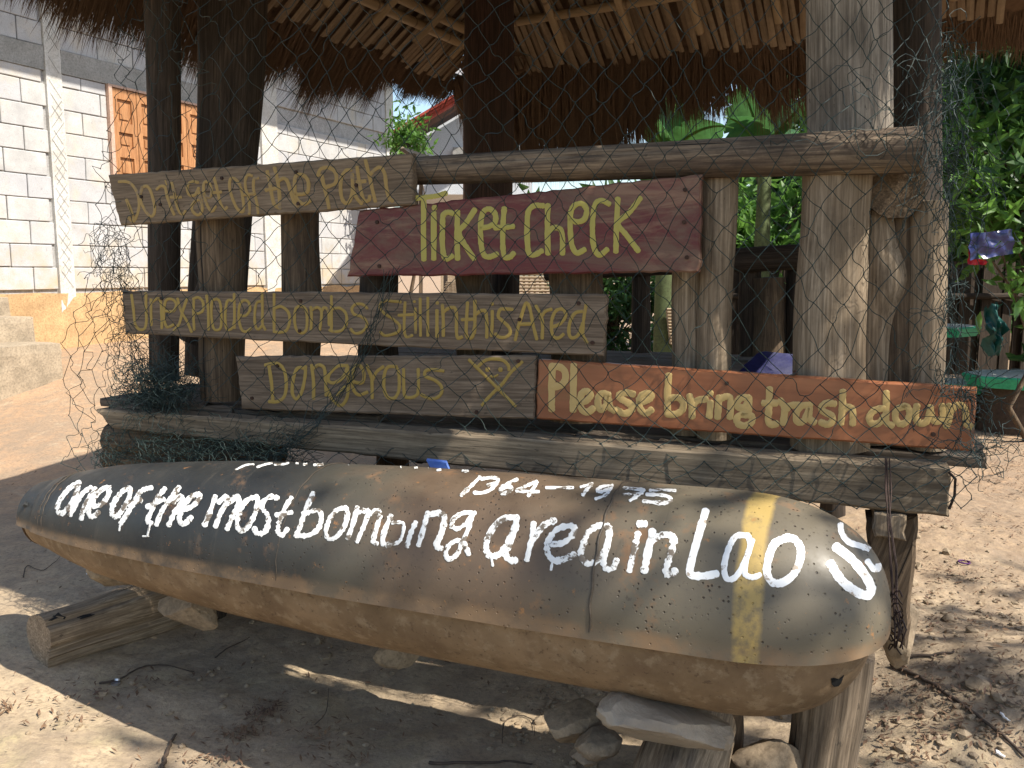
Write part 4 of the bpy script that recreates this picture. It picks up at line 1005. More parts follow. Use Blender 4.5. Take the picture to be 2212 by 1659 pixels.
def bomb_text(blocks, mat, wob, seed):
    V = []; F = []
    for (reg, strokes, w) in blocks:
        conv, k = region(*reg); SC[0] = k; v, f = strokes_mesh(strokes, conv, w, bhit, .0009, wob=wob, seed=len(V) + seed); n = len(V); V += v; F += [tuple(i + n for i in q) for q in f]
    Vl = [MBm.inverted() @ q for q in V]; o = mesh('lettering', Vl, F, mat, bomb, True, MBm)
    fix_normals(o, lambda c: Vector((0, c.y, c.z)))
bomb_text([((0, 900, 700), BA, 39), ((600, 900, 700), BB, 37), ((1200, 900, 700), BC, 46), ((600, 900, 700), BF, 20), ((1200, 900, 700), BG, 24)], PWHITE, .17, 1)
bomb_text([((1200, 900, 700), BD, 56), ((1800, 900, 700), BE, 70)], PWHITE2, .07, 2)

# =================================================================== SUPPORTS, ROCKS, LOG
MROCK = plain('tan rock', (.34, .26, .17), (.22, .165, .11), scale=9, bump=.6)
MROCKG = Mat('grey chert rock', .6, 0, .4); _P, _x = MROCKG.pos(); _n = MROCKG.noise(_P, 8, 7, .65, .8)
MROCKG.col(MROCKG.mix(MROCKG.ramp(_n, [(.3, 0.), (.5, .6), (.62, 1.)]), (.20, .155, .11), (.34, .28, .21))); MROCKG.bump(_n, .6, .02); MROCKG.bump(MROCKG.noise(_P, 60, 4), .4, .004); MROCKG = MROCKG.m
def log_at(u0, v0, r, d, L, mat, label, seed, **k):
    p = hit_ground(u0, v0); p.z += r * .8
    return setp(post('log', p, p + d * L, r, r * .95, mat, None, seed=seed, rings=30, seg=60, crack=.26, lump=.24, **k), label, 'log', 'logs propping the bomb casing')
MCHAR = plain('charred wood', (.012, .011, .010), (.03, .028, .025), bump=.5)
c = at_y(93, 1352, 2.42)
print('log end', c, gz(c.x, c.y))
zg = float(gz(c.x, c.y))
log_at(88, 1432, .082, Vector((.62, .78, .0))  .normalized(), .78, WLOG, 'short burnt log lying on the ground under the tail of the bomb casing', 301)
def set_rock(u, v, size, rot, mat, label, seed, y=None, z=None):
    p = at_y(u, v, y)
    o = rock('rock', p, size, rot, mat, None, seed); return setp(o, label, 'rock', 'rocks under and round the bomb casing')
set_rock(238, 1238, (.075, .05, .05), (0, .2, .3), MROCK, 'flat tan rock wedged behind the log under the tail of the bomb casing', 4, y=2.42)
set_rock(415, 1312, (.105, .08, .065), (0, .1, -.3), MROCK, 'rounded tan rock under the casing, right of the short log', 6, y=2.28)
set_rock(862, 1400, (.075, .06, .05), (.1, 0, .2), MROCK, 'dark rounded rock in the shade under the middle of the bomb casing', 9, y=2.16)
set_rock(1437, 1560, (.135, .08, .052), (.05, .20, .05), MROCKG, 'angular grey rock wedged between the bomb casing and the log', 31, y=1.55)
p = at_y(1395, 1660, 1.30)
lg = post('log', Vector((.20, 1.28, .125)), Vector((.43, 1.85, .15)), .088, .085, WLOG, None, seed=311, seg=60, rings=24, crack=.22, lump=.12); setp(lg, 'pale split log under the angular grey rock at the bottom edge', 'log')
mesh_b = slab('wooden_block', [at_y(1510, 1500, 1.78), at_y(1607, 1512, 1.78), at_y(1602, 1900, 1.78), at_y(1500, 1900, 1.78)], Vector((.2, .98, 0)).normalized(), .12, WMID, None, seed=320, nseg=6, vseg=12); setp(mesh_b, 'flat brown timber prop standing behind the angular grey rock', 'timber')
set_rock(1232, 1560, (.07, .06, .05), (0, 0, .4), MROCK, 'dusty stone in deep shade left of the grey rock, farther one', 21, y=1.75)
set_rock(1290, 1600, (.055, .05, .035), (0, 0, .9), MROCK, 'dark oval stone with hollow top in deep shade left of the pale log', 22, y=1.68)
set_rock(1262, 1632, (.035, .03, .022), (0, 0, .1), MROCK, 'small pale pebble lying left of the pale split log', 23, y=1.66)
for k_, (u, v, sz, lab) in enumerate([(215, 1500, .016, 'small tan stone in front of the short burnt log'), (700, 1420, .02, 'small stone in shade under the middle of the casing'), (2003, 1545, .022, 'small pale stone on the earth beside the long bare stick'), (2120, 1480, .03, 'fist sized clod right of the long bare stick'), (1985, 1225, .022, 'flat stone on the earth right of the bench leg'), (2050, 1340, .024, 'flat clod on the mound right of the casing nose')]):
    p = hit_ground(u, v); o = rock('stone', p + ZV * sz * .15, (sz * 1.4, sz, sz * .6), (0, 0, k_ * 1.1), MROCK, None, 60 + k_); setp(o, lab, 'stone', 'loose stones on the earth')
# rocks right of the stump
set_rock(1662, 1640, (.085, .06, .06), (0, .1, .2), MROCK, 'tan boulder between the timber prop and the wooden stump', 25, y=1.72)
set_rock(1950, 1352, (.05, .05, .11), (0, 0, .2), MROCK, 'upright pinkish stone behind the nose of the bomb casing', 26, y=2.0)
# wires holding the nose
MWIRE = plain('rusty wire', (.05, .03, .024), (.03, .02, .016), metal=.5, rough=.6)
mb = MB()
for k in range(4):
    pts = []
    for i, (u, v_) in enumerate([(1910, 990), (1912, 1060), (1915, 1130), (1925, 1220), (1933, 1300), (1938, 1360), (1932, 1400)]):
        p = on_t(u + random.gauss(0, 4) + k * 3, v_, -.02 - .28 * min(1, i / 5)); pts.append(p)
    mb.tube(pts, .0016, 5)
for k in range(7):
    c = on_t(1935, 1290 + k * 18, -.28); mb.tube([c + Vector((.012 * math.cos(a * 1.0 + k), .012 * math.sin(a + k), .01 * math.sin(a * 2 + k))) for a in np.linspace(0, 5.5, 10)], .0015, 4)
setp(mb.build('rusty_wire', MWIRE, None, smooth=True), 'rusty wire hanging from the front beam and looped round the casing nose', 'wire')
mb = MB(); mb.tube([on_t(u, v_, -.003) for u, v_ in ((2050, 1020), (2064, 1035), (2062, 1070), (2050, 1100))], .003, 5)
setp(mb.build('bent_nail', MWIRE, None), 'bent rusty nail on the right end of the front beam', 'nail')
# leaning rust flap under the nose
mb = MB(); q = [on_z(u, v_, z) for u, v_, z in ((2140 * .0 + 1905, 1395, .52), (1925, 1430, .49))]
# =================================================================== NET
MNET = Mat('green net cord', .6, 0, .3); MNET.col((.018, .032, .029)); MNET = MNET.m
def lerp_table(tab, q):
    ks = [r_[0] for r_ in tab]; return [float(np.interp(q, ks, [r_[i] for r_ in tab])) for i in range(1, len(tab[0]))]
# left and right border of the net down the picture: (y, left x, right x, depth left, depth right)
EDGE = [(-60, 268, 2075, .30, .12), (0, 262, 2060, .28, .08), (150, 252, 2050, .22, .03), (330, 232, 2030, .12, -.02), (430, 225, 2045, .05, -.01), (600, 190, 2055, .06, 0.), (760, 145, 2075, .08, 0.), (860, 122, 2100, .05, -.01), (930, 140, 2118, 0., -.01), (1010, 150, 2100, -.06, -.03), (1060, 260, 2085, -.08, -.03)]
NXn, NYn = 66, 33
def net_node(i, j, seed=3):
    a = i / NXn; b = j / NYn
    a2 = np.interp(a, [0, .06, .14, .30, .94, .975, 1], [0, .035, .085, .25, .955, .985, 1])
    y = float(np.interp(b, [0, .80, .90, 1.], [-60, 905, 985, 1062]))
    l, r_, tl, tr = lerp_table(EDGE, y)
    sl = (a2 - .15) * 60 * (1 if b > .7 else b / .7)
    u = l + (r_ - l) * a2; v = y + (sl if y > 700 else sl * .4)
    amp = 13
    u += amp * 1.6 * float(vnoise(i * .23, j * .23, 5)) + 3.5 * float(vnoise(i * .9, j * .9, 6)); v += amp * 1.6 * float(vnoise(i * .23 + 40, j * .23, 7)) + 5.5 * float(vnoise(i * .9, j * .9 + 50, 8))
    tm = float(np.interp(y, [-60, 300, 500, 900, 1000, 1062], [.10, .0, .015, .02, -.012, -.02]))
    wl_ = max(0, 1 - a2 / .12); wr_ = max(0, (a2 - .9) / .1)
    t = tm * (1 - wl_ - wr_) + tl * wl_ + tr * wr_ + .012 * float(vnoise(i * .3, j * .3, 9))
    return on_t(u, v, t)
nodes = {}
for i in range(NXn + 1):
    for j in range(NYn + 1):
        if (i + j) % 2 == 0: nodes[(i, j)] = net_node(i, j)
mb = MB(); kn = MB(); RC = .00104
def strand(a, b, sag):
    d = b - a; L = d.length; side = Vector((random.gauss(0, 1), random.gauss(0, .5), random.gauss(0, 1))).normalized()
    pts = []
    s1 = random.gauss(0, sag); s2 = random.gauss(0, sag)
    for k in range(6):
        t = k / 5; w = math.sin(t * math.pi); pts.append(a + d * t + side * L * (s1 * w + s2 * math.sin(2 * t * math.pi)) - ZV * L * .04 * w)
    mb.tube(pts, RC, 3)
for (i, j), p in nodes.items():
    left = i < 12
    for di in (-1, 1):
        q = nodes.get((i + di, j + 1))
        if q is not None and random.random() > .012: strand(p, q, .15 if left else .055)
    s_ = RC * 2.2
    kn.add([p + Vector(o_) * s_ for o_ in ((1, 0, 0), (-1, 0, 0), (0, 1, 0), (0, -1, 0), (0, 0, 1), (0, 0, -1))], [(0, 2, 4), (2, 1, 4), (1, 3, 4), (3, 0, 4), (2, 0, 5), (1, 2, 5), (3, 1, 5), (0, 3, 5)])
net = empty('garden_net', B(-1.2, -.03, .75), 'dark green knotted garden net draped over the sign boards and posts', 'net')
mb.build('mesh_cords', MNET, net)['kind'] = 'stuff'; kn.build('knots', MNET, net)['kind'] = 'stuff'
# folded, crumpled parts of the net: loose loops of the same cord
def clump(n, cen, ext, steps=12, loop=.034, dirb=None):
    m_ = MB()
    for k in range(n):
        q = [random.gauss(0, .42) for _ in range(3)]
        p = cen(random.random(), q) ; d = Vector((random.gauss(0, 1), random.gauss(0, 1), random.gauss(0, 1))).normalized()
        pts = [p]
        for s in range(steps):
            d = (d + Vector((random.gauss(0, .55), random.gauss(0, .4), random.gauss(0, .55))) + ((dirb * .35) if dirb else Vector((0, 0, 0)))).normalized()
            p = p + d * loop * .35; pts.append(p)
        m_.tube(pts, RC * .75, 3)
    o = m_.build('net_clump', MNET, net); o['kind'] = 'stuff'
clump(430, lambda r_, q: on_t(345 + 55 * q[0] * 1.4, 838 + 34 * q[1] * 1.4, .03 + .07 * q[2]), 0)
clump(290, lambda r_, q: on_t(195 + 440 * r_ + 12 * q[0], 975 + 20 * q[1] * 1.6 - 6 * r_, -.05 + .03 * q[2]), 0, dirb=E1)
clump(170, lambda r_, q: on_t(300 + 30 * q[0] * 1.5 - 70 * (1 - r_), 480 + 330 * r_, .10 + .02 * q[2]), 0, dirb=-ZV)
clump(130, lambda r_, q: on_t(2044 + 7 * q[0] + 12 * r_, 40 + 790 * r_, .0 + .015 * q[2]), 0, loop=.036, dirb=-ZV, steps=14)
clump(60, lambda r_, q: on_t(2045 + 20 * q[0], 60 + 340 * r_, .15 + .03 * q[2]), 0, loop=.036, dirb=-ZV)
clump(26, lambda r_, q: on_t(2085 + 20 * q[0], 850 + 28 * q[1], .0 + .02 * q[2]), 0)
clump(34, lambda r_, q: on_t(2125 + 22 * q[0], 1010 + 40 * q[1] * .8 - 30, -.01 + .02 * q[2]), 0)
clump(12, lambda r_, q: on_t(1900 + 45 * q[0], 285 + 16 * q[1], .0 + .02 * q[2]), 0, loop=.07)
for k in range(9):      # the bunch running down across the boards
    pts = []
    for i, (u, v_) in enumerate([(840, 600), (815, 690), (790, 760), (740, 830), (700, 880), (665, 930), (600, 990), (480, 1005), (330, 1000)]):
        sp = [22, 12, 8, 16, 12, 9, 22, 20, 26][i]; pts.append(on_t(u + random.gauss(0, sp), v_ + random.gauss(0, sp * .6), .018 if i < 5 else -.02))
    pts = [Vector(p) for p in pts]; m2 = []
    for i in range(len(pts) - 1):
        for q in range(4): m2.append(pts[i].lerp(pts[i + 1], q / 4) + Vector((random.gauss(0, .004), random.gauss(0, .003), random.gauss(0, .004))))
    if k == 0: bm_ = MB()
    bm_.tube(m2, RC * .9, 3)
bm_.build('net_clump', MNET, net)['kind'] = 'stuff'

# =================================================================== BACKGROUND BUILDING (centre)
fh = empty('white_house', at_y(930, 600, 15), 'white gabled house with red roof edge, far behind between the poles', 'house')
MWHITE = plain('pale blue white wall', (.62, .64, .66), (.54, .57, .60), scale=2, bump=.1)
MREDT = plain('red roof trim', (.40, .075, .05), (.30, .05, .035), rough=.5, bump=.1)
MGREENT = plain('green fascia', (.03, .25, .14), (.02, .18, .10), rough=.45, bump=.1)
def yq(pts, y): return [at_y(u, v, y) for u, v in pts]
def prism(name, pts, y, dy, mat, parent):
    a = yq(pts, y); b = [p + Vector((0, dy, 0)) for p in a]; n = len(a)
    f = [tuple(range(n)), tuple(range(2 * n - 1, n - 1, -1))] + [(k, k + n, (k + 1) % n + n, (k + 1) % n) for k in range(n)]
    return mesh(name, a + b, f, mat, parent)
prism('wall', [(820, 330), (1150, 138), (1150, 420), (820, 420)], 15, 4, MWHITE, fh)
prism('wall_panel', [(1018 - 40, 345), (1018 - 40, 318), (1200, 318), (1200, 345)], 14.9, .06, MLINTEL, fh)
for k in range(3):
    prism('bargeboard', [(806, 322 - 8 * k), (1202, 88 - 8 * k), (1202, 94 - 8 * k), (806, 328 - 8 * k)], 14.2 - .05 * k, .12, MREDT, fh)
prism('soffit', [(806, 330), (1202, 96), (1202, 110), (806, 346)], 14.5, .4, MNAIL, fh)
fg = empty('green_fascia_roof', at_y(975, 200, 9), 'small tin lean-to roof with green fascia board behind the corner pole', 'roof')
prism('fascia', [(934, 168), (1012, 198), (1010, 208), (932, 176)], 9, .03, MGREENT, fg)
prism('fascia', [(938, 158), (1014, 188), (1012, 196), (936, 166)], 9.1, .03, MGREENT, fg)
mb = MB()
for k in range(14): mb.tube([at_y(950 + k * 5, 150 + k * 2, 8.95), at_y(990 + k * 5, 150 + k * 2, 11)], .028, 6)
mb.build('corrugated_sheet', MROOFTIN, fg)
prism('post', [(1000, 205), (1006, 205), (1006, 700), (1000, 700)], 9.4, .08, MNAIL, fg)
rs = empty('rusty_lean_to', at_y(930, 340, 10), 'low rusty corrugated lean-to roof beyond the top left sign', 'roof')
mb = MB()
for k in range(10): mb.tube([at_y(870 + k * 9, 322 + k * 3, 10.5), at_y(895 + k * 12, 344 + k * 3.5, 9.8)], .03, 6)
mb.build('corrugated_sheet', MSTEP, rs); prism('pole', [(862, 322), (870, 320), (910, 346), (900, 348)], 9.7, .05, WMID, rs)
prism('post', [(905, 346), (912, 346), (912, 760), (905, 760)], 10, .08, WMID, rs)
# far woven shed wall and baskets seen through the railing
MBASK = plain('woven bamboo panel', (.42, .33, .22), (.30, .22, .14), scale=30)
ws = empty('woven_shed', at_y(1000, 640, 8.5), 'pale woven bamboo shed wall glimpsed between the middle boards', 'shed')
prism('wall_panel', [(952, 560), (1062, 560), (1062, 660), (952, 660)], 8.5, .05, MBASK, ws)
prism('wall_panel', [(1066, 560), (1092, 560), (1092, 660), (1066, 660)], 8.4, .05, MBASK, ws)
prism('post', [(958, 540), (966, 540), (966, 740), (958, 740)], 8.3, .06, WDARK, ws)
mb = MB()
for k in range(40):
    a = at_y(965 + random.uniform(-6, 6), 612 + k * .55 + random.uniform(-3, 3), 8.1); b = at_y(1018 + random.uniform(-6, 6), 604 + k * .75 + random.uniform(-3, 3), 8.1); mb.tube([a, b], .006, 4)
o = mb.build('stick_bundle', WPALE, None); setp(o, 'small bundle of dry sticks leaning by the woven shed', 'sticks')
# open lattice stand
def lattice(name, quad, y, n, m, mat, label, cat, rad=.008):
    TL, TR, BR, BL = yq(quad, y); mb = MB()
    for k in range(n + 1): t = k / n; mb.tube([TL.lerp(TR, t), BL.lerp(BR, t)], rad, 4)
    for k in range(m + 1): t = k / m; mb.tube([TL.lerp(BL, t) - Vector((0, .01, 0)), TR.lerp(BR, t) - Vector((0, .01, 0))], rad, 4)
    return setp(mb.build(name, mat, None), label, cat)
lattice('lattice_panel', [(1120, 585), (1190, 585), (1190, 650), (1120, 650)], 7.5, 6, 9, MBASK, 'open bamboo lattice seen just below the maroon board', 'lattice', .012)
lattice('lattice_panel', [(1445, 590), (1512, 590), (1512, 730), (1445, 730)], 6.6, 7, 14, WDARK, 'dark bamboo lattice left of the pale double post', 'lattice', .012)
o = lattice('woven_basket', [(1440, 668), (1510, 668), (1500, 742), (1448, 742)], 6.2, 9, 11, MBASK, 'round woven basket standing behind the hut, left of the pale post', 'basket', .009)
mb = MB(); c = at_y(1478, 610, 8); n = 24
vs = [c] + [c + Vector((.16 * math.cos(2 * math.pi * k / n), 0, .16 * math.sin(2 * math.pi * k / n))) for k in range(n)]; vs += [p + Vector((0, .03, 0)) for p in vs]
mb.add(vs, [(0, 1 + k, 1 + (k + 1) % n) for k in range(n)] + [(1 + k, 26 + k, 26 + (k + 1) % n, 1 + (k + 1) % n) for k in range(n)])
setp(mb.build('white_disc', MWHITE, None), 'white round disc hanging behind the dark lattice', 'disc')

# =================================================================== CONCRETE TABLE SET (right)
MCONC = plain('speckled table top', (.55, .55, .50), (.40, .40, .36), scale=30, bump=.2)
MGRN = plain('green painted edge', (.05, .42, .22), (.035, .33, .17), rough=.5, bump=.1)
MBRN = plain('brown table base', (.10, .065, .04), (.06, .04, .03))
def table(name, cpt, rx, ry, th, label, cat, rot=0, base=.5, h=None):
    root = empty(name, Vector((cpt.x, cpt.y, float(gz(cpt.x, cpt.y)))), label, cat, 'concrete seats with green edges' if cat == 'bench' else None)
    n = 8; V = []; Fs = []; mi = []
    for (z, k) in ((0, .90), (0, 1.0 - .0), (-th * .15, 1.03), (-th, .95), (-th, .3)):
        for q in range(n):
            a = 2 * math.pi * (q + .5) / n + rot; V.append(Vector((cpt.x + rx * k * math.cos(a), cpt.y + ry * k * math.sin(a), cpt.z + z)))
    for L in range(4):
        for q in range(n): Fs.append((L * n + q, (L + 1) * n + q, (L + 1) * n + (q + 1) % n, L * n + (q + 1) % n)); mi.append(0 if L == 0 else 1)
    Fs.append(tuple(range(n))); mi.append(0); Fs.append(tuple(range(5 * n - 1, 4 * n - 1, -1))); mi.append(1)
    o = mesh('top', V, Fs, [MCONC, MGRN], root); o.data.polygons.foreach_set('material_index', mi)
    post('base', Vector((cpt.x, cpt.y, float(gz(cpt.x, cpt.y)) - .05)), Vector((cpt.x, cpt.y, cpt.z - th * .9)), rx * base, rx * base * .9, MBRN, root, crack=.0, lump=.02, seg=24, rings=8)
    return root
def tb(u, v, z): return on_z(u, v, z)
def ty(u, v, y): return at_y(u, v, y)
table('concrete_table', ty(1978, 702, 6.6), .46, .34, .075, 'round concrete table with green edge, mostly hidden behind the right posts', 'table', base=.3)
table('concrete_stool', ty(2084, 824, 6.2), .27, .22, .07, 'nearer concrete bench seat with green edge beside the right end of the orange sign', 'bench', base=.6)
table('concrete_stool', ty(2215, 808, 5.9), .40, .30, .08, 'concrete bench seat with green edge cut off by the right edge of the picture', 'bench', base=.7)
MCLOTH = plain('navy plastic cloth', (.02, .025, .13), (.015, .02, .09), rough=.3, spec=.6, bump=.1)
MREDC = plain('red plastic trim', (.5, .02, .04), (.4, .015, .03), rough=.4, bump=0)
def sheet(name, quad, y, mat, parent=None, n=12, m=8, amp=.02, seed=0, thick=.004):
    TL, TR, BR, BL = yq(quad, y); V = []; Fs = []
    for sd in (0, 1):
        for i in range(n + 1):
            for q in range(m + 1):
                a, b = i / n, q / m; p = TL.lerp(TR, a).lerp(BL.lerp(BR, a), b); p = p + Vector((0, amp * mnoise.noise(Vector((a * 5 + seed, b * 3, seed))) * 2 + sd * thick, amp * .6 * mnoise.noise(Vector((a * 4, b * 2 + seed, 3)))))
                V.append(p)
    H = m + 1; N = (n + 1) * H
    for i in range(n):
        for q in range(m): a = i * H + q; Fs.append((a, a + 1, a + H + 1, a + H)); Fs.append((a + N, a + H + N, a + N + H + 1, a + N + 1))
    return mesh(name, V, Fs, mat, parent, True)
bag = empty('plastic_bag', at_y(2138, 570, 5.2), 'navy blue plastic bag with red hem hanging at the right under the leaves', 'bag')
sheet('bag_body', [(2096, 505), (2188, 495), (2190, 548), (2096, 563)], 5.2, MCLOTH, bag, amp=.018)
sheet('hem', [(2092, 530), (2132, 560), (2132, 572), (2092, 572)], 5.25, MREDC, bag, amp=.02, seed=3)
MTARP = plain('dark teal tarp', (.015, .09, .075), (.01, .06, .05), rough=.4, bump=.1)
sheet_o = sheet('tarp', [(2132, 660), (2168, 655), (2160, 765), (2136, 770)], 5.0, MTARP, None, amp=.08, seed=9); setp(sheet_o, 'crumpled dark green tarp hanging by the fence below the navy bag', 'tarp')
# dark plank fence behind
fence = empty('wooden_fence', at_y(2150, 800, 7.2), 'dark vertical plank fence behind the concrete table at right', 'fence')
for k in range(34):
    u = 1560 + k * 24; w = random.uniform(21, 25); 
    p = at_y(u, 560 + random.uniform(-25, 18), 7.2 + random.uniform(-.03, .03)); bt = Vector((p.x, p.y, .3)); wd = w * 7.2 / FPX / 2
    mesh('plank', *box_vf((p + bt) / 2, Vector((wd, .1 * wd, 0)), Vector((0, .012, 0)), ZV * ((p.z - bt.z) / 2)), WDARK, fence)
p0_, p1_ = at_y(1540, 640, 7.14), at_y(2400, 640, 7.14)
post('rail', p0_, p1_, .025, .025, WDARK, fence, seg=10, rings=4)
# blue bundle and white board on the platform
MBLUE = plain('dark blue fabric', (.008, .009, .05), (.014, .015, .08), rough=.6)
o = rock('cloth_bundle', on_t(1672, 800, 1.3), (.17, .12, .07), (0, 0, .2), MBLUE, None, 44); setp(o, 'dark blue cloth bundle lying on the platform behind the posts', 'bundle')
o = mesh('white_board', *box_vf(at_y(1690, 771, 5.2), Vector((.2, 0, 0)), Vector((0, .12, 0)), ZV * .012), MCONC, None); setp(o, 'white table board seen just above the dark blue bundle', 'board')

# =================================================================== FOLIAGE
def leaf_mat(name, c, c2, trans=.35):
    m = Mat(name, .45, 0, .4); oi = m.noise(m.pos()[0], 3.5, 3); k = m.noise(m.pos()[0], 14, 2)
    q = m.mix(m.ramp(oi, [(.35, 0.), (.65, 1.)]), c, c2); q = m.mix(m.ramp(k, [(.4, 0.), (.75, .5)]), q, tuple(x * 1.6 for x in c2)); m.col(q)
    tr = m.n.new('ShaderNodeBsdfTranslucent'); mx = m.n.new('ShaderNodeMixShader'); mx.inputs[0].default_value = trans
    m.L(m.mix(.5, q, tuple(min(1, x * 2.6) for x in c2)), tr.inputs[0]); out = m.n['Material Output']; m.L(m.b.outputs[0], mx.inputs[1]); m.L(tr.outputs[0], mx.inputs[2]); m.L(mx.outputs[0], out.inputs[0]); return m.m
ML1 = leaf_mat('mango leaf', (.010, .035, .010), (.038, .09, .018), .32)
ML2 = leaf_mat('light leaf', (.035, .10, .018), (.10, .20, .035), .4)
MBAN = leaf_mat('banana leaf', (.014, .055, .02), (.05, .13, .035), .35)
MSTEM = plain('banana stem', (.10, .13, .05), (.06, .07, .03))
MDRY = plain('dry leaf', (.20, .12, .065), (.11, .065, .045), bump=.3)
def leaves(centers, n, size, spread, rr, droop=.3, elong=3.):
    """n leaves round twig clusters: each leaf a folded 4-triangle blade"""
    V = np.zeros((n * 6, 3)); F = []
    ci = rr.integers(0, len(centers), n); c = np.asarray(centers)[ci] + rr.normal(0, 1, (n, 3)) * spread
    d = rr.normal(0, 1, (n, 3)); d[:, 2] -= droop; d /= np.linalg.norm(d, axis=1)[:, None]
    s = np.cross(d, rr.normal(0, 1, (n, 3))); s /= np.linalg.norm(s, axis=1)[:, None]; up = np.cross(d, s)
    L = size * rr.uniform(.6, 1.25, n)[:, None]; W = L / elong
    V[0::6] = c; V[1::6] = c + d * L * .35 + s * W * .5 + up * W * .18; V[2::6] = c + d * L * .35 - s * W * .5 + up * W * .18
    V[3::6] = c + d * L * .45; V[4::6] = c + d * L * .72 + s * W * .36 + up * W * .05 - up * L * .06; V[5::6] = c + d * L - up * L * .14
    V6 = V
    b = np.arange(n) * 6
    Fq = np.concatenate([np.stack([b, b + 1, b + 3], 1), np.stack([b, b + 3, b + 2], 1), np.stack([b + 1, b + 4, b + 3], 1), np.stack([b + 3, b + 4, b + 5], 1), np.stack([b + 3, b + 5, b + 2], 1)])
    return V6, Fq
GRP = {'mango_tree': 'dark trees at the right', 'shrub_tree': 'shrubs behind the hut', 'shade_tree': 'trees beside the path'}
def tree(name, base, h, crown_c, crown_r, n, size, mat, label, seed, trunk=.09, clusters=120, hollow=.3, limbs=9, cat='tree', spread=.10, elong=3.):
    rr = np.random.default_rng(seed); root = empty(name, base, label, cat, GRP.get(name))
    mb = MB(); top = Vector(crown_c); b = Vector(base)
    mb.tube([b.lerp(top, t) + Vector((rr.normal(0, .05), rr.normal(0, .05), 0)) for t in np.linspace(0, 1, 8)], trunk, 10, r1=trunk * .35)
    cl = []
    while len(cl) < clusters:
        q = rr.uniform(-1, 1, 3); l = np.linalg.norm(q)
        if hollow < l < 1: cl.append(np.array(crown_c) + q * np.array(crown_r) * (1 + .2 * rr.normal()))
    for k in range(limbs * 3):
        e = Vector(cl[rr.integers(0, len(cl))]); s_ = b.lerp(top, rr.uniform(.35, 1)); mid_ = s_.lerp(e, .5) + Vector((rr.normal(0, .08), rr.normal(0, .08), .08))
        mb.tube([s_, mid_, e], trunk * .28, 6, r1=.008)
    mb.build('trunk', WMID, root, smooth=True)
    V, F = leaves(cl, n, size, spread, rr, elong=elong)
    mesh('crown', V.tolist(), F.tolist(), mat, root)['kind'] = 'stuff'
    return root
# mass behind right: several trees
g0 = lambda x, y: (x, y, float(gz(x, y)))
tree('mango_tree', g0(3.9, 6.1), 3, (3.85, 5.7, 2.3), (1.0, .9, 1.5), 6000, .16, ML1, 'dense dark leafed tree at the right edge above the concrete table', 1, clusters=170)
tree('mango_tree', g0(5.2, 8.3), 4, (4.9, 8.0, 3.2), (1.9, 1.2, 1.9), 7000, .20, ML1, 'big dark tree farther back at the right, filling the upper right corner', 2, clusters=190)
tree('shrub_tree', g0(1.9, 7.6), 3, (2.15, 7.9, 1.35), (1.0, .6, .75), 4200, .15, ML2, 'bright green shrub seen through the gap left of the thick pale post', 3, clusters=130)
tree('shrub_tree', g0(3.1, 8.5), 3, (3.2, 9.0, 1.7), (1.2, .7, 1.2), 4500, .17, ML1, 'dark green shrub behind the right corner posts of the hut', 4, clusters=130)
tree('bush', g0(1.1, 8.8), 1., (1.0, 8.8, .75), (.62, .4, .75), 2600, .13, ML1, 'dark leafy bush seen under the right end of the maroon board', 15, clusters=60, trunk=.03, cat='bush')
tree('bush', g0(-1.35, 11.5), 1.5, (-1.33, 11.5, 2.85), (.20, .2, .34), 800, .11, ML2, 'small bright green bush beside the end of the block house wall', 5, clusters=50, trunk=.03, cat='bush')
tree('low_bush', g0(3.3, 5.4), 1.2, (3.25, 5.5, 1.75), (.5, .35, .55), 1800, .13, ML2, 'light green sprig of leaves hanging right of the net bundle', 6, clusters=60, trunk=.02, cat='bush')
tree('hedge_tree', g0(6.5, 11.), 4, (6.0, 12, 1.7), (5.2, 1.2, 1.9), 9000, .34, ML1, 'far dark hedge of trees closing the view at the right', 7, clusters=300)
# trees outside the frame whose crown dapples the light
tree('shade_tree', g0(4.6, -1.2), 5, (4.6, -.7, 4.5), (2.1, 1.4, .9), 3000, .17, ML1, 'tall spreading tree beside the path whose crown dapples the sunlight', 8, trunk=.16, clusters=75, hollow=.1, spread=.17)
tree('shade_tree', g0(2.6, -3.0), 5, (2.2, -1.1, 4.6), (1.4, .8, .6), 620, .17, ML1, 'slender spreading tree nearer the viewer with a thin crown', 9, trunk=.12, clusters=34, hollow=.1, spread=.17)
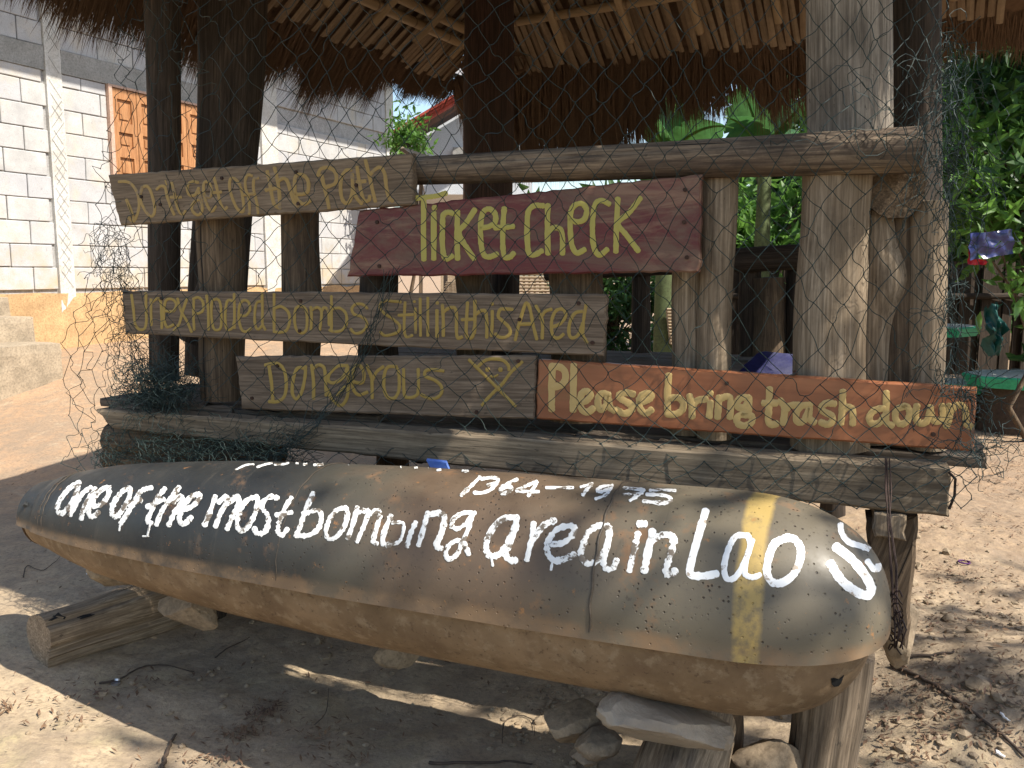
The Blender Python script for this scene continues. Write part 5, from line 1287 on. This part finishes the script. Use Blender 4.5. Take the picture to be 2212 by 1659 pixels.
# banana plants: each leaf its own part
def banana(name, base, leavesp, label):
    root = empty(name, base, label, 'banana plant', 'banana plants beyond the hut'); b = Vector(base)
    top0 = Vector(leavesp[0][0]); stem_top = b + (top0 - b) * .9
    post('stem', b, Vector((b.x, b.y, top0.z - .05)), .08, .05, MSTEM, root, seg=16, rings=10, crack=.02)
    for (a, e, sag, w) in leavesp:
        a = Vector(a); e = Vector(e); n = 26; V = []; F = []; d = (e - a); side = d.cross(ZV).normalized(); tilt = random.uniform(-.5, .5)
        side = (side + ZV * tilt).normalized()
        for i in range(n + 1):
            t = i / n; c = a + d * t + ZV * sag * math.sin(t * math.pi * .8); ww = w * math.sin(min(1, t * 1.15 + .04) * math.pi) ** .55 if t < .87 else w * math.sin(min(1., .87 * 1.15 + .04) * math.pi) ** .55 * max(0, (1 - t) / .13)
            if i % 5 == 0 and 0 < i < n: ww *= .72
            nr = side.cross(d).normalized()
            V += [c + side * ww - nr * ww * .22, c + side * ww * .5 + nr * ww * .03, c, c - side * ww * .5 + nr * ww * .03, c - side * ww - nr * ww * .22]
        for i in range(n):
            for k in range(4): q = i * 5 + k; F.append((q, q + 1, q + 6, q + 5))
        mesh('leaf', V, F, MBAN, root, True)
        mb = MB(); mb.tube([a + d * t + ZV * (sag * math.sin(t * math.pi * .8) - .006) for t in np.linspace(0, .96, 12)], .016, 6, r1=.004); mb.build('midrib', ML2, root)
Yb = 6.3
def bl(pts, y=Yb): return [(at_y(u0, v0, y + dy), at_y(u1, v1, y + dy2), s, w * 1.25) for (u0, v0, u1, v1, s, w, dy, dy2) in pts]
pb = at_y(1440, 420, Yb)
banana('banana_plant', (pb.x, pb.y, float(gz(pb.x, pb.y))), bl([(1440, 330, 1370, 210, .05, .16, 0, -.3), (1440, 330, 1480, 150, .1, .17, 0, .3), (1440, 330, 1530, 230, .1, .15, 0, -.2), (1440, 320, 1355, 300, .1, .13, 0, .2), (1440, 330, 1420, 130, .05, .15, 0, .5), (1440, 330, 1590, 300, .12, .14, 0, -.4)]), 'banana plant with broad leaves under the thatch edge, left one')
pb = at_y(1650, 420, Yb + .5)
banana('banana_plant', (pb.x, pb.y, float(gz(pb.x, pb.y))), bl([(1650, 330, 1590, 190, .1, .17, .5, .3), (1650, 330, 1690, 150, .1, .18, .5, .7), (1650, 320, 1770, 230, .12, .16, .5, .3), (1650, 330, 1560, 270, .1, .14, .5, .2), (1650, 330, 1730, 300, .1, .13, .5, .9), (1650, 330, 1640, 140, .1, .16, .5, 1.)]), 'banana plant with broad leaves seen left of the thick grey pole')
pb = at_y(2330, 200, 6.8)
banana('banana_plant', (pb.x, pb.y, float(gz(pb.x, pb.y))), bl([(2300, 260, 2080, 60, .1, .2, 0, 0), (2300, 260, 2180, 40, .1, .2, 0, .3), (2300, 260, 2100, 180, .15, .17, 0, .2), (2300, 260, 2420, 80, .1, .2, 0, 0)], 6.8), 'banana plant at the upper right corner behind the net bundle')

# =================================================================== LITTER
def scatter_leaves(name, spots, label_kind, size=(.012, .03), seed=1, mat=MDRY):
    r_ = random.Random(seed); V = []; F = []
    for (x, y, n, sx, sy) in spots:
        for k in range(n):
            px, py = r_.gauss(x, sx), r_.gauss(y, sy); z = float(gz(px, py)) + .004 + r_.random() * .006; a = r_.uniform(0, 6.3); L = r_.uniform(*size); w = L * r_.uniform(.18, .4)
            d = Vector((math.cos(a), math.sin(a), r_.uniform(-.15, .4))); s_ = Vector((-math.sin(a), math.cos(a), r_.uniform(-.3, .3))); c = Vector((px, py, z)); b = len(V)
            V += [c - d * L / 2, c + s_ * w / 2 + ZV * .003, c + d * L / 2 + ZV * .004, c - s_ * w / 2 + ZV * .002]; F += [(b, b + 1, b + 2), (b, b + 2, b + 3)]
    o = mesh(name, V, F, mat); o['kind'] = 'stuff'; o['label'] = label_kind; o['category'] = 'litter'; return o
def gp(u, v): p = hit_ground(u, v); return p.x, p.y
sp = []
for (u, v, n, s_) in ((560, 1550, 90, .03), (520, 1590, 110, .03), (590, 1530, 70, .035), (200, 1500, 50, .05), (120, 1560, 40, .04), (20, 1530, 40, .03), (700, 1590, 60, .06), (330, 1480, 50, .06), (760, 1640, 40, .05), (460, 1650, 80, .05)):
    x, y = gp(u, v); sp.append((x, y, n, s_, s_ * .8))
scatter_leaves('leaf_litter', sp, 'clumps of shrivelled brown leaves on the sunlit earth in front of the casing', (.008, .024), 1)
sp = []
for k in range(60):
    u, v = random.uniform(1930, 2212), random.uniform(1080, 1659); x, y = gp(u, v); sp.append((x, y, 34, .10, .10))
for k in range(24):
    u, v = random.uniform(0, 1100), random.uniform(1330, 1659); x, y = gp(u, v); sp.append((x, y, 8, .15, .12))
for k in range(20):
    u, v = random.uniform(2100, 2300), random.uniform(925, 1080); x, y = gp(u, v); sp.append((x, y, 60, .15, .15))
for k in range(14):
    u, v = random.uniform(0, 250), random.uniform(830, 1300); x, y = gp(u, v); sp.append((x, y, 14, .25, .2))
scatter_leaves('leaf_litter', sp, 'thin scatter of dark leaf crumbs over the bare earth round the hut', (.006, .026), 2)
# pebbles
def pebbles(name, spots, seed, label):
    import bmesh
    r_ = random.Random(seed); V = []; F = []
    ico = bmesh.new(); bmesh.ops.create_icosphere(ico, subdivisions=1, radius=1); iv = [v.co.copy() for v in ico.verts]; fi = [[v.index for v in f.verts] for f in ico.faces]; ico.free()
    for (x, y, n, s_) in spots:
        for k in range(n):
            px, py = r_.gauss(x, s_), r_.gauss(y, s_); z = float(gz(px, py)); q = r_.uniform(.003, .011) * (1 if r_.random() < .93 else 1.8); b = len(V); rz = Matrix.Rotation(r_.uniform(0, 6), 3, 'Z'); sc = Vector((q * r_.uniform(.8, 1.5), q, q * r_.uniform(.5, .9)))
            V += [rz @ Vector((v.x * sc.x, v.y * sc.y, v.z * sc.z)) * (1 + r_.uniform(-.12, .12)) + Vector((px, py, z + q * .2)) for v in iv]; F += [tuple(i + b for i in f) for f in fi]
    o = mesh(name, V, F, MROCK, None); o['kind'] = 'stuff'; o['label'] = label; return o
sp = []
for k in range(40):
    u, v = random.uniform(1940, 2212), random.uniform(1150, 1659); x, y = gp(u, v); sp.append((x, y, 9, .12))
for k in range(10):
    u, v = random.uniform(1130, 1300), random.uniform(1500, 1659); x, y = gp(u, v); sp.append((x, y, 16, .05))
for k in range(20):
    u, v = random.uniform(0, 1200), random.uniform(1300, 1659); x, y = gp(u, v); sp.append((x, y, 5, .2))
pebbles('gravel', sp, 5, 'loose small stones and clods on the bare earth')
# twigs
MTWIG = plain('dark twig', (.10, .07, .05), (.06, .045, .035))
def twig(pts, r, label, mat=MTWIG, z=.006, name='twig', cat='twig', group=None):
    P_ = []
    for (u, v) in pts: p = hit_ground(u, v); P_.append(p + ZV * z)
    Q = []
    for (x_, y_) in catmull([(q_.x, q_.y) for q_ in P_], 6): Q.append(Vector((x_ + random.gauss(0, r * .25), y_ + random.gauss(0, r * .25), float(gz(x_, y_)) + z)))
    mb = MB(); mb.tube(Q, r, 6, r1=r * .5, cap=True); return setp(mb.build(name, mat, None, smooth=True), label, cat, group or ('twigs on the bare earth' if name == 'twig' else None))
twig([(1925, 1440), (2000, 1475), (2080, 1530), (2160, 1590), (2212, 1640)], .006, 'long bare stick lying across the earth right of the stump')
twig([(1945, 1425), (2010, 1420), (2060, 1412)], .006, 'short dark stick behind the nose of the casing')
twig([(925, 1652), (1010, 1652), (1090, 1650), (1150, 1656)], .004, 'thin stick lying at the bottom edge, in the sunlit strip')
twig([(350, 1665), (365, 1620), (380, 1590)], .006, 'grey stick poking up at the bottom edge on the left')
twig([(215, 1480), (260, 1470), (300, 1448), (345, 1440), (420, 1455)], .003, 'crooked dark twig right of the short burnt log')
twig([(1085, 1610), (1090, 1565), (1120, 1550), (1150, 1560), (1155, 1595)], .0015, 'thin curled stalk in the shade near the bottom edge')
twig([(680, 1570), (705, 1540), (710, 1490)], .0015, 'thin dark stalk crossing the edge of the casing shadow')
twig([(50, 1350 - 100), (60, 1225), (95, 1235), (130, 1205)], .002, 'loop of thin dark string left of the casing tail')
twig([(465, 1390 + 35), (500, 1400), (540, 1380)], .0025, 'thin stick leaning on the rounded tan rock')
MWH = plain('white paper', (.75, .75, .75), (.65, .65, .65), bump=0, rough=.6)
twig([(2328 * .0 + 2160, 1545), (2180, 1562)], .004, 'white cigarette end beside the long bare stick', MWH, name='cigarette_end', cat='litter')
twig([(2430 * .8848, 1840 * .8848), (2452 * .8848, 1853 * .8848)], .0055, 'larger white cigarette end near the lower right corner', MWH, name='cigarette_end', cat='litter')
twig([(188, 1243), (215, 1236)], .003, 'white paper scrap by the flat tan rock', MWH, name='paper_scrap', cat='litter')
MCAP = plain('silver cap', (.6, .6, .62), (.4, .4, .42), metal=.9, rough=.3, bump=0)
p = hit_ground(250, 1478); mb = MB()
mb.tube([p, p + ZV * .006], .012, 14, cap=True); mb.tube([p + ZV * .006 + Vector((.0, .01, 0)), p + ZV * .011 + Vector((.0, .012, 0))], .008, 12, cap=True)
setp(mb.build('bottle_cap', MCAP, None), 'small shiny silver cap on the earth in front of the short log', 'cap')
MPUR = plain('purple plastic', (.12, .04, .16), bump=0)
p = hit_ground(2083, 1217); mb = MB(); mb.tube([p + Vector((.02 * math.cos(a), .02 * math.sin(a), .006)) for a in np.linspace(0, 6.3, 20)], .003, 6); setp(mb.build('plastic_ring', MPUR, None), 'small purple plastic ring on the dark earth at right', 'ring')
MBLP = plain('blue foil', (.08, .16, .5), (.2, .3, .6), rough=.3)
q = [on_t(u, v, -.02) for u, v in ((923, 990), (965, 995), (972, 1012), (934, 1010))]
o = mesh('foil_scrap', q + [p - E2 * .006 - ZV * .004 for p in q], [(0, 1, 2, 3), (7, 6, 5, 4), (0, 4, 5, 1), (1, 5, 6, 2), (2, 6, 7, 3), (3, 7, 4, 0)], MBLP); setp(o, 'crumpled blue foil scrap tucked between the casing and the front beam', 'litter')
# char on the short log: thin dark flakes following its upper side
_lg = next(o for o in bpy.data.objects if o.get('label', '').startswith('short burnt log'))
_M = PM[_lg.name]; _vs = [_M @ v.co for v in _lg.data.vertices]; _tree = BVHTree.FromPolygons(_vs, [tuple(p.vertices) for p in _lg.data.polygons])
V = []; F = []
conv, kk = region(0, 1350, 700)
for poly in ([(300, 460), (350, 425), (420, 395), (470, 375), (450, 415), (480, 440), (510, 450), (500, 470), (440, 460), (400, 480), (340, 480)], [(590, 455), (640, 435), (700, 425), (735, 432), (690, 450), (620, 470)]):
    cx_, cy_ = np.mean(poly, axis=0); hs = []
    for q in [(cx_, cy_)] + poly:
        u, v = conv(q); d = ray(u, v + 12).normalized(); h = _tree.ray_cast(C0, d)
        if h[0] is not None: hs.append(h[0] - d * .002)
    b = len(V); V += hs; F += [(b, b + i, b + (i % (len(hs) - 1)) + 1) for i in range(1, len(hs))] if len(hs) > 3 else []
if F:
    mesh('charred_patch', V, F, MCHAR, _lg)
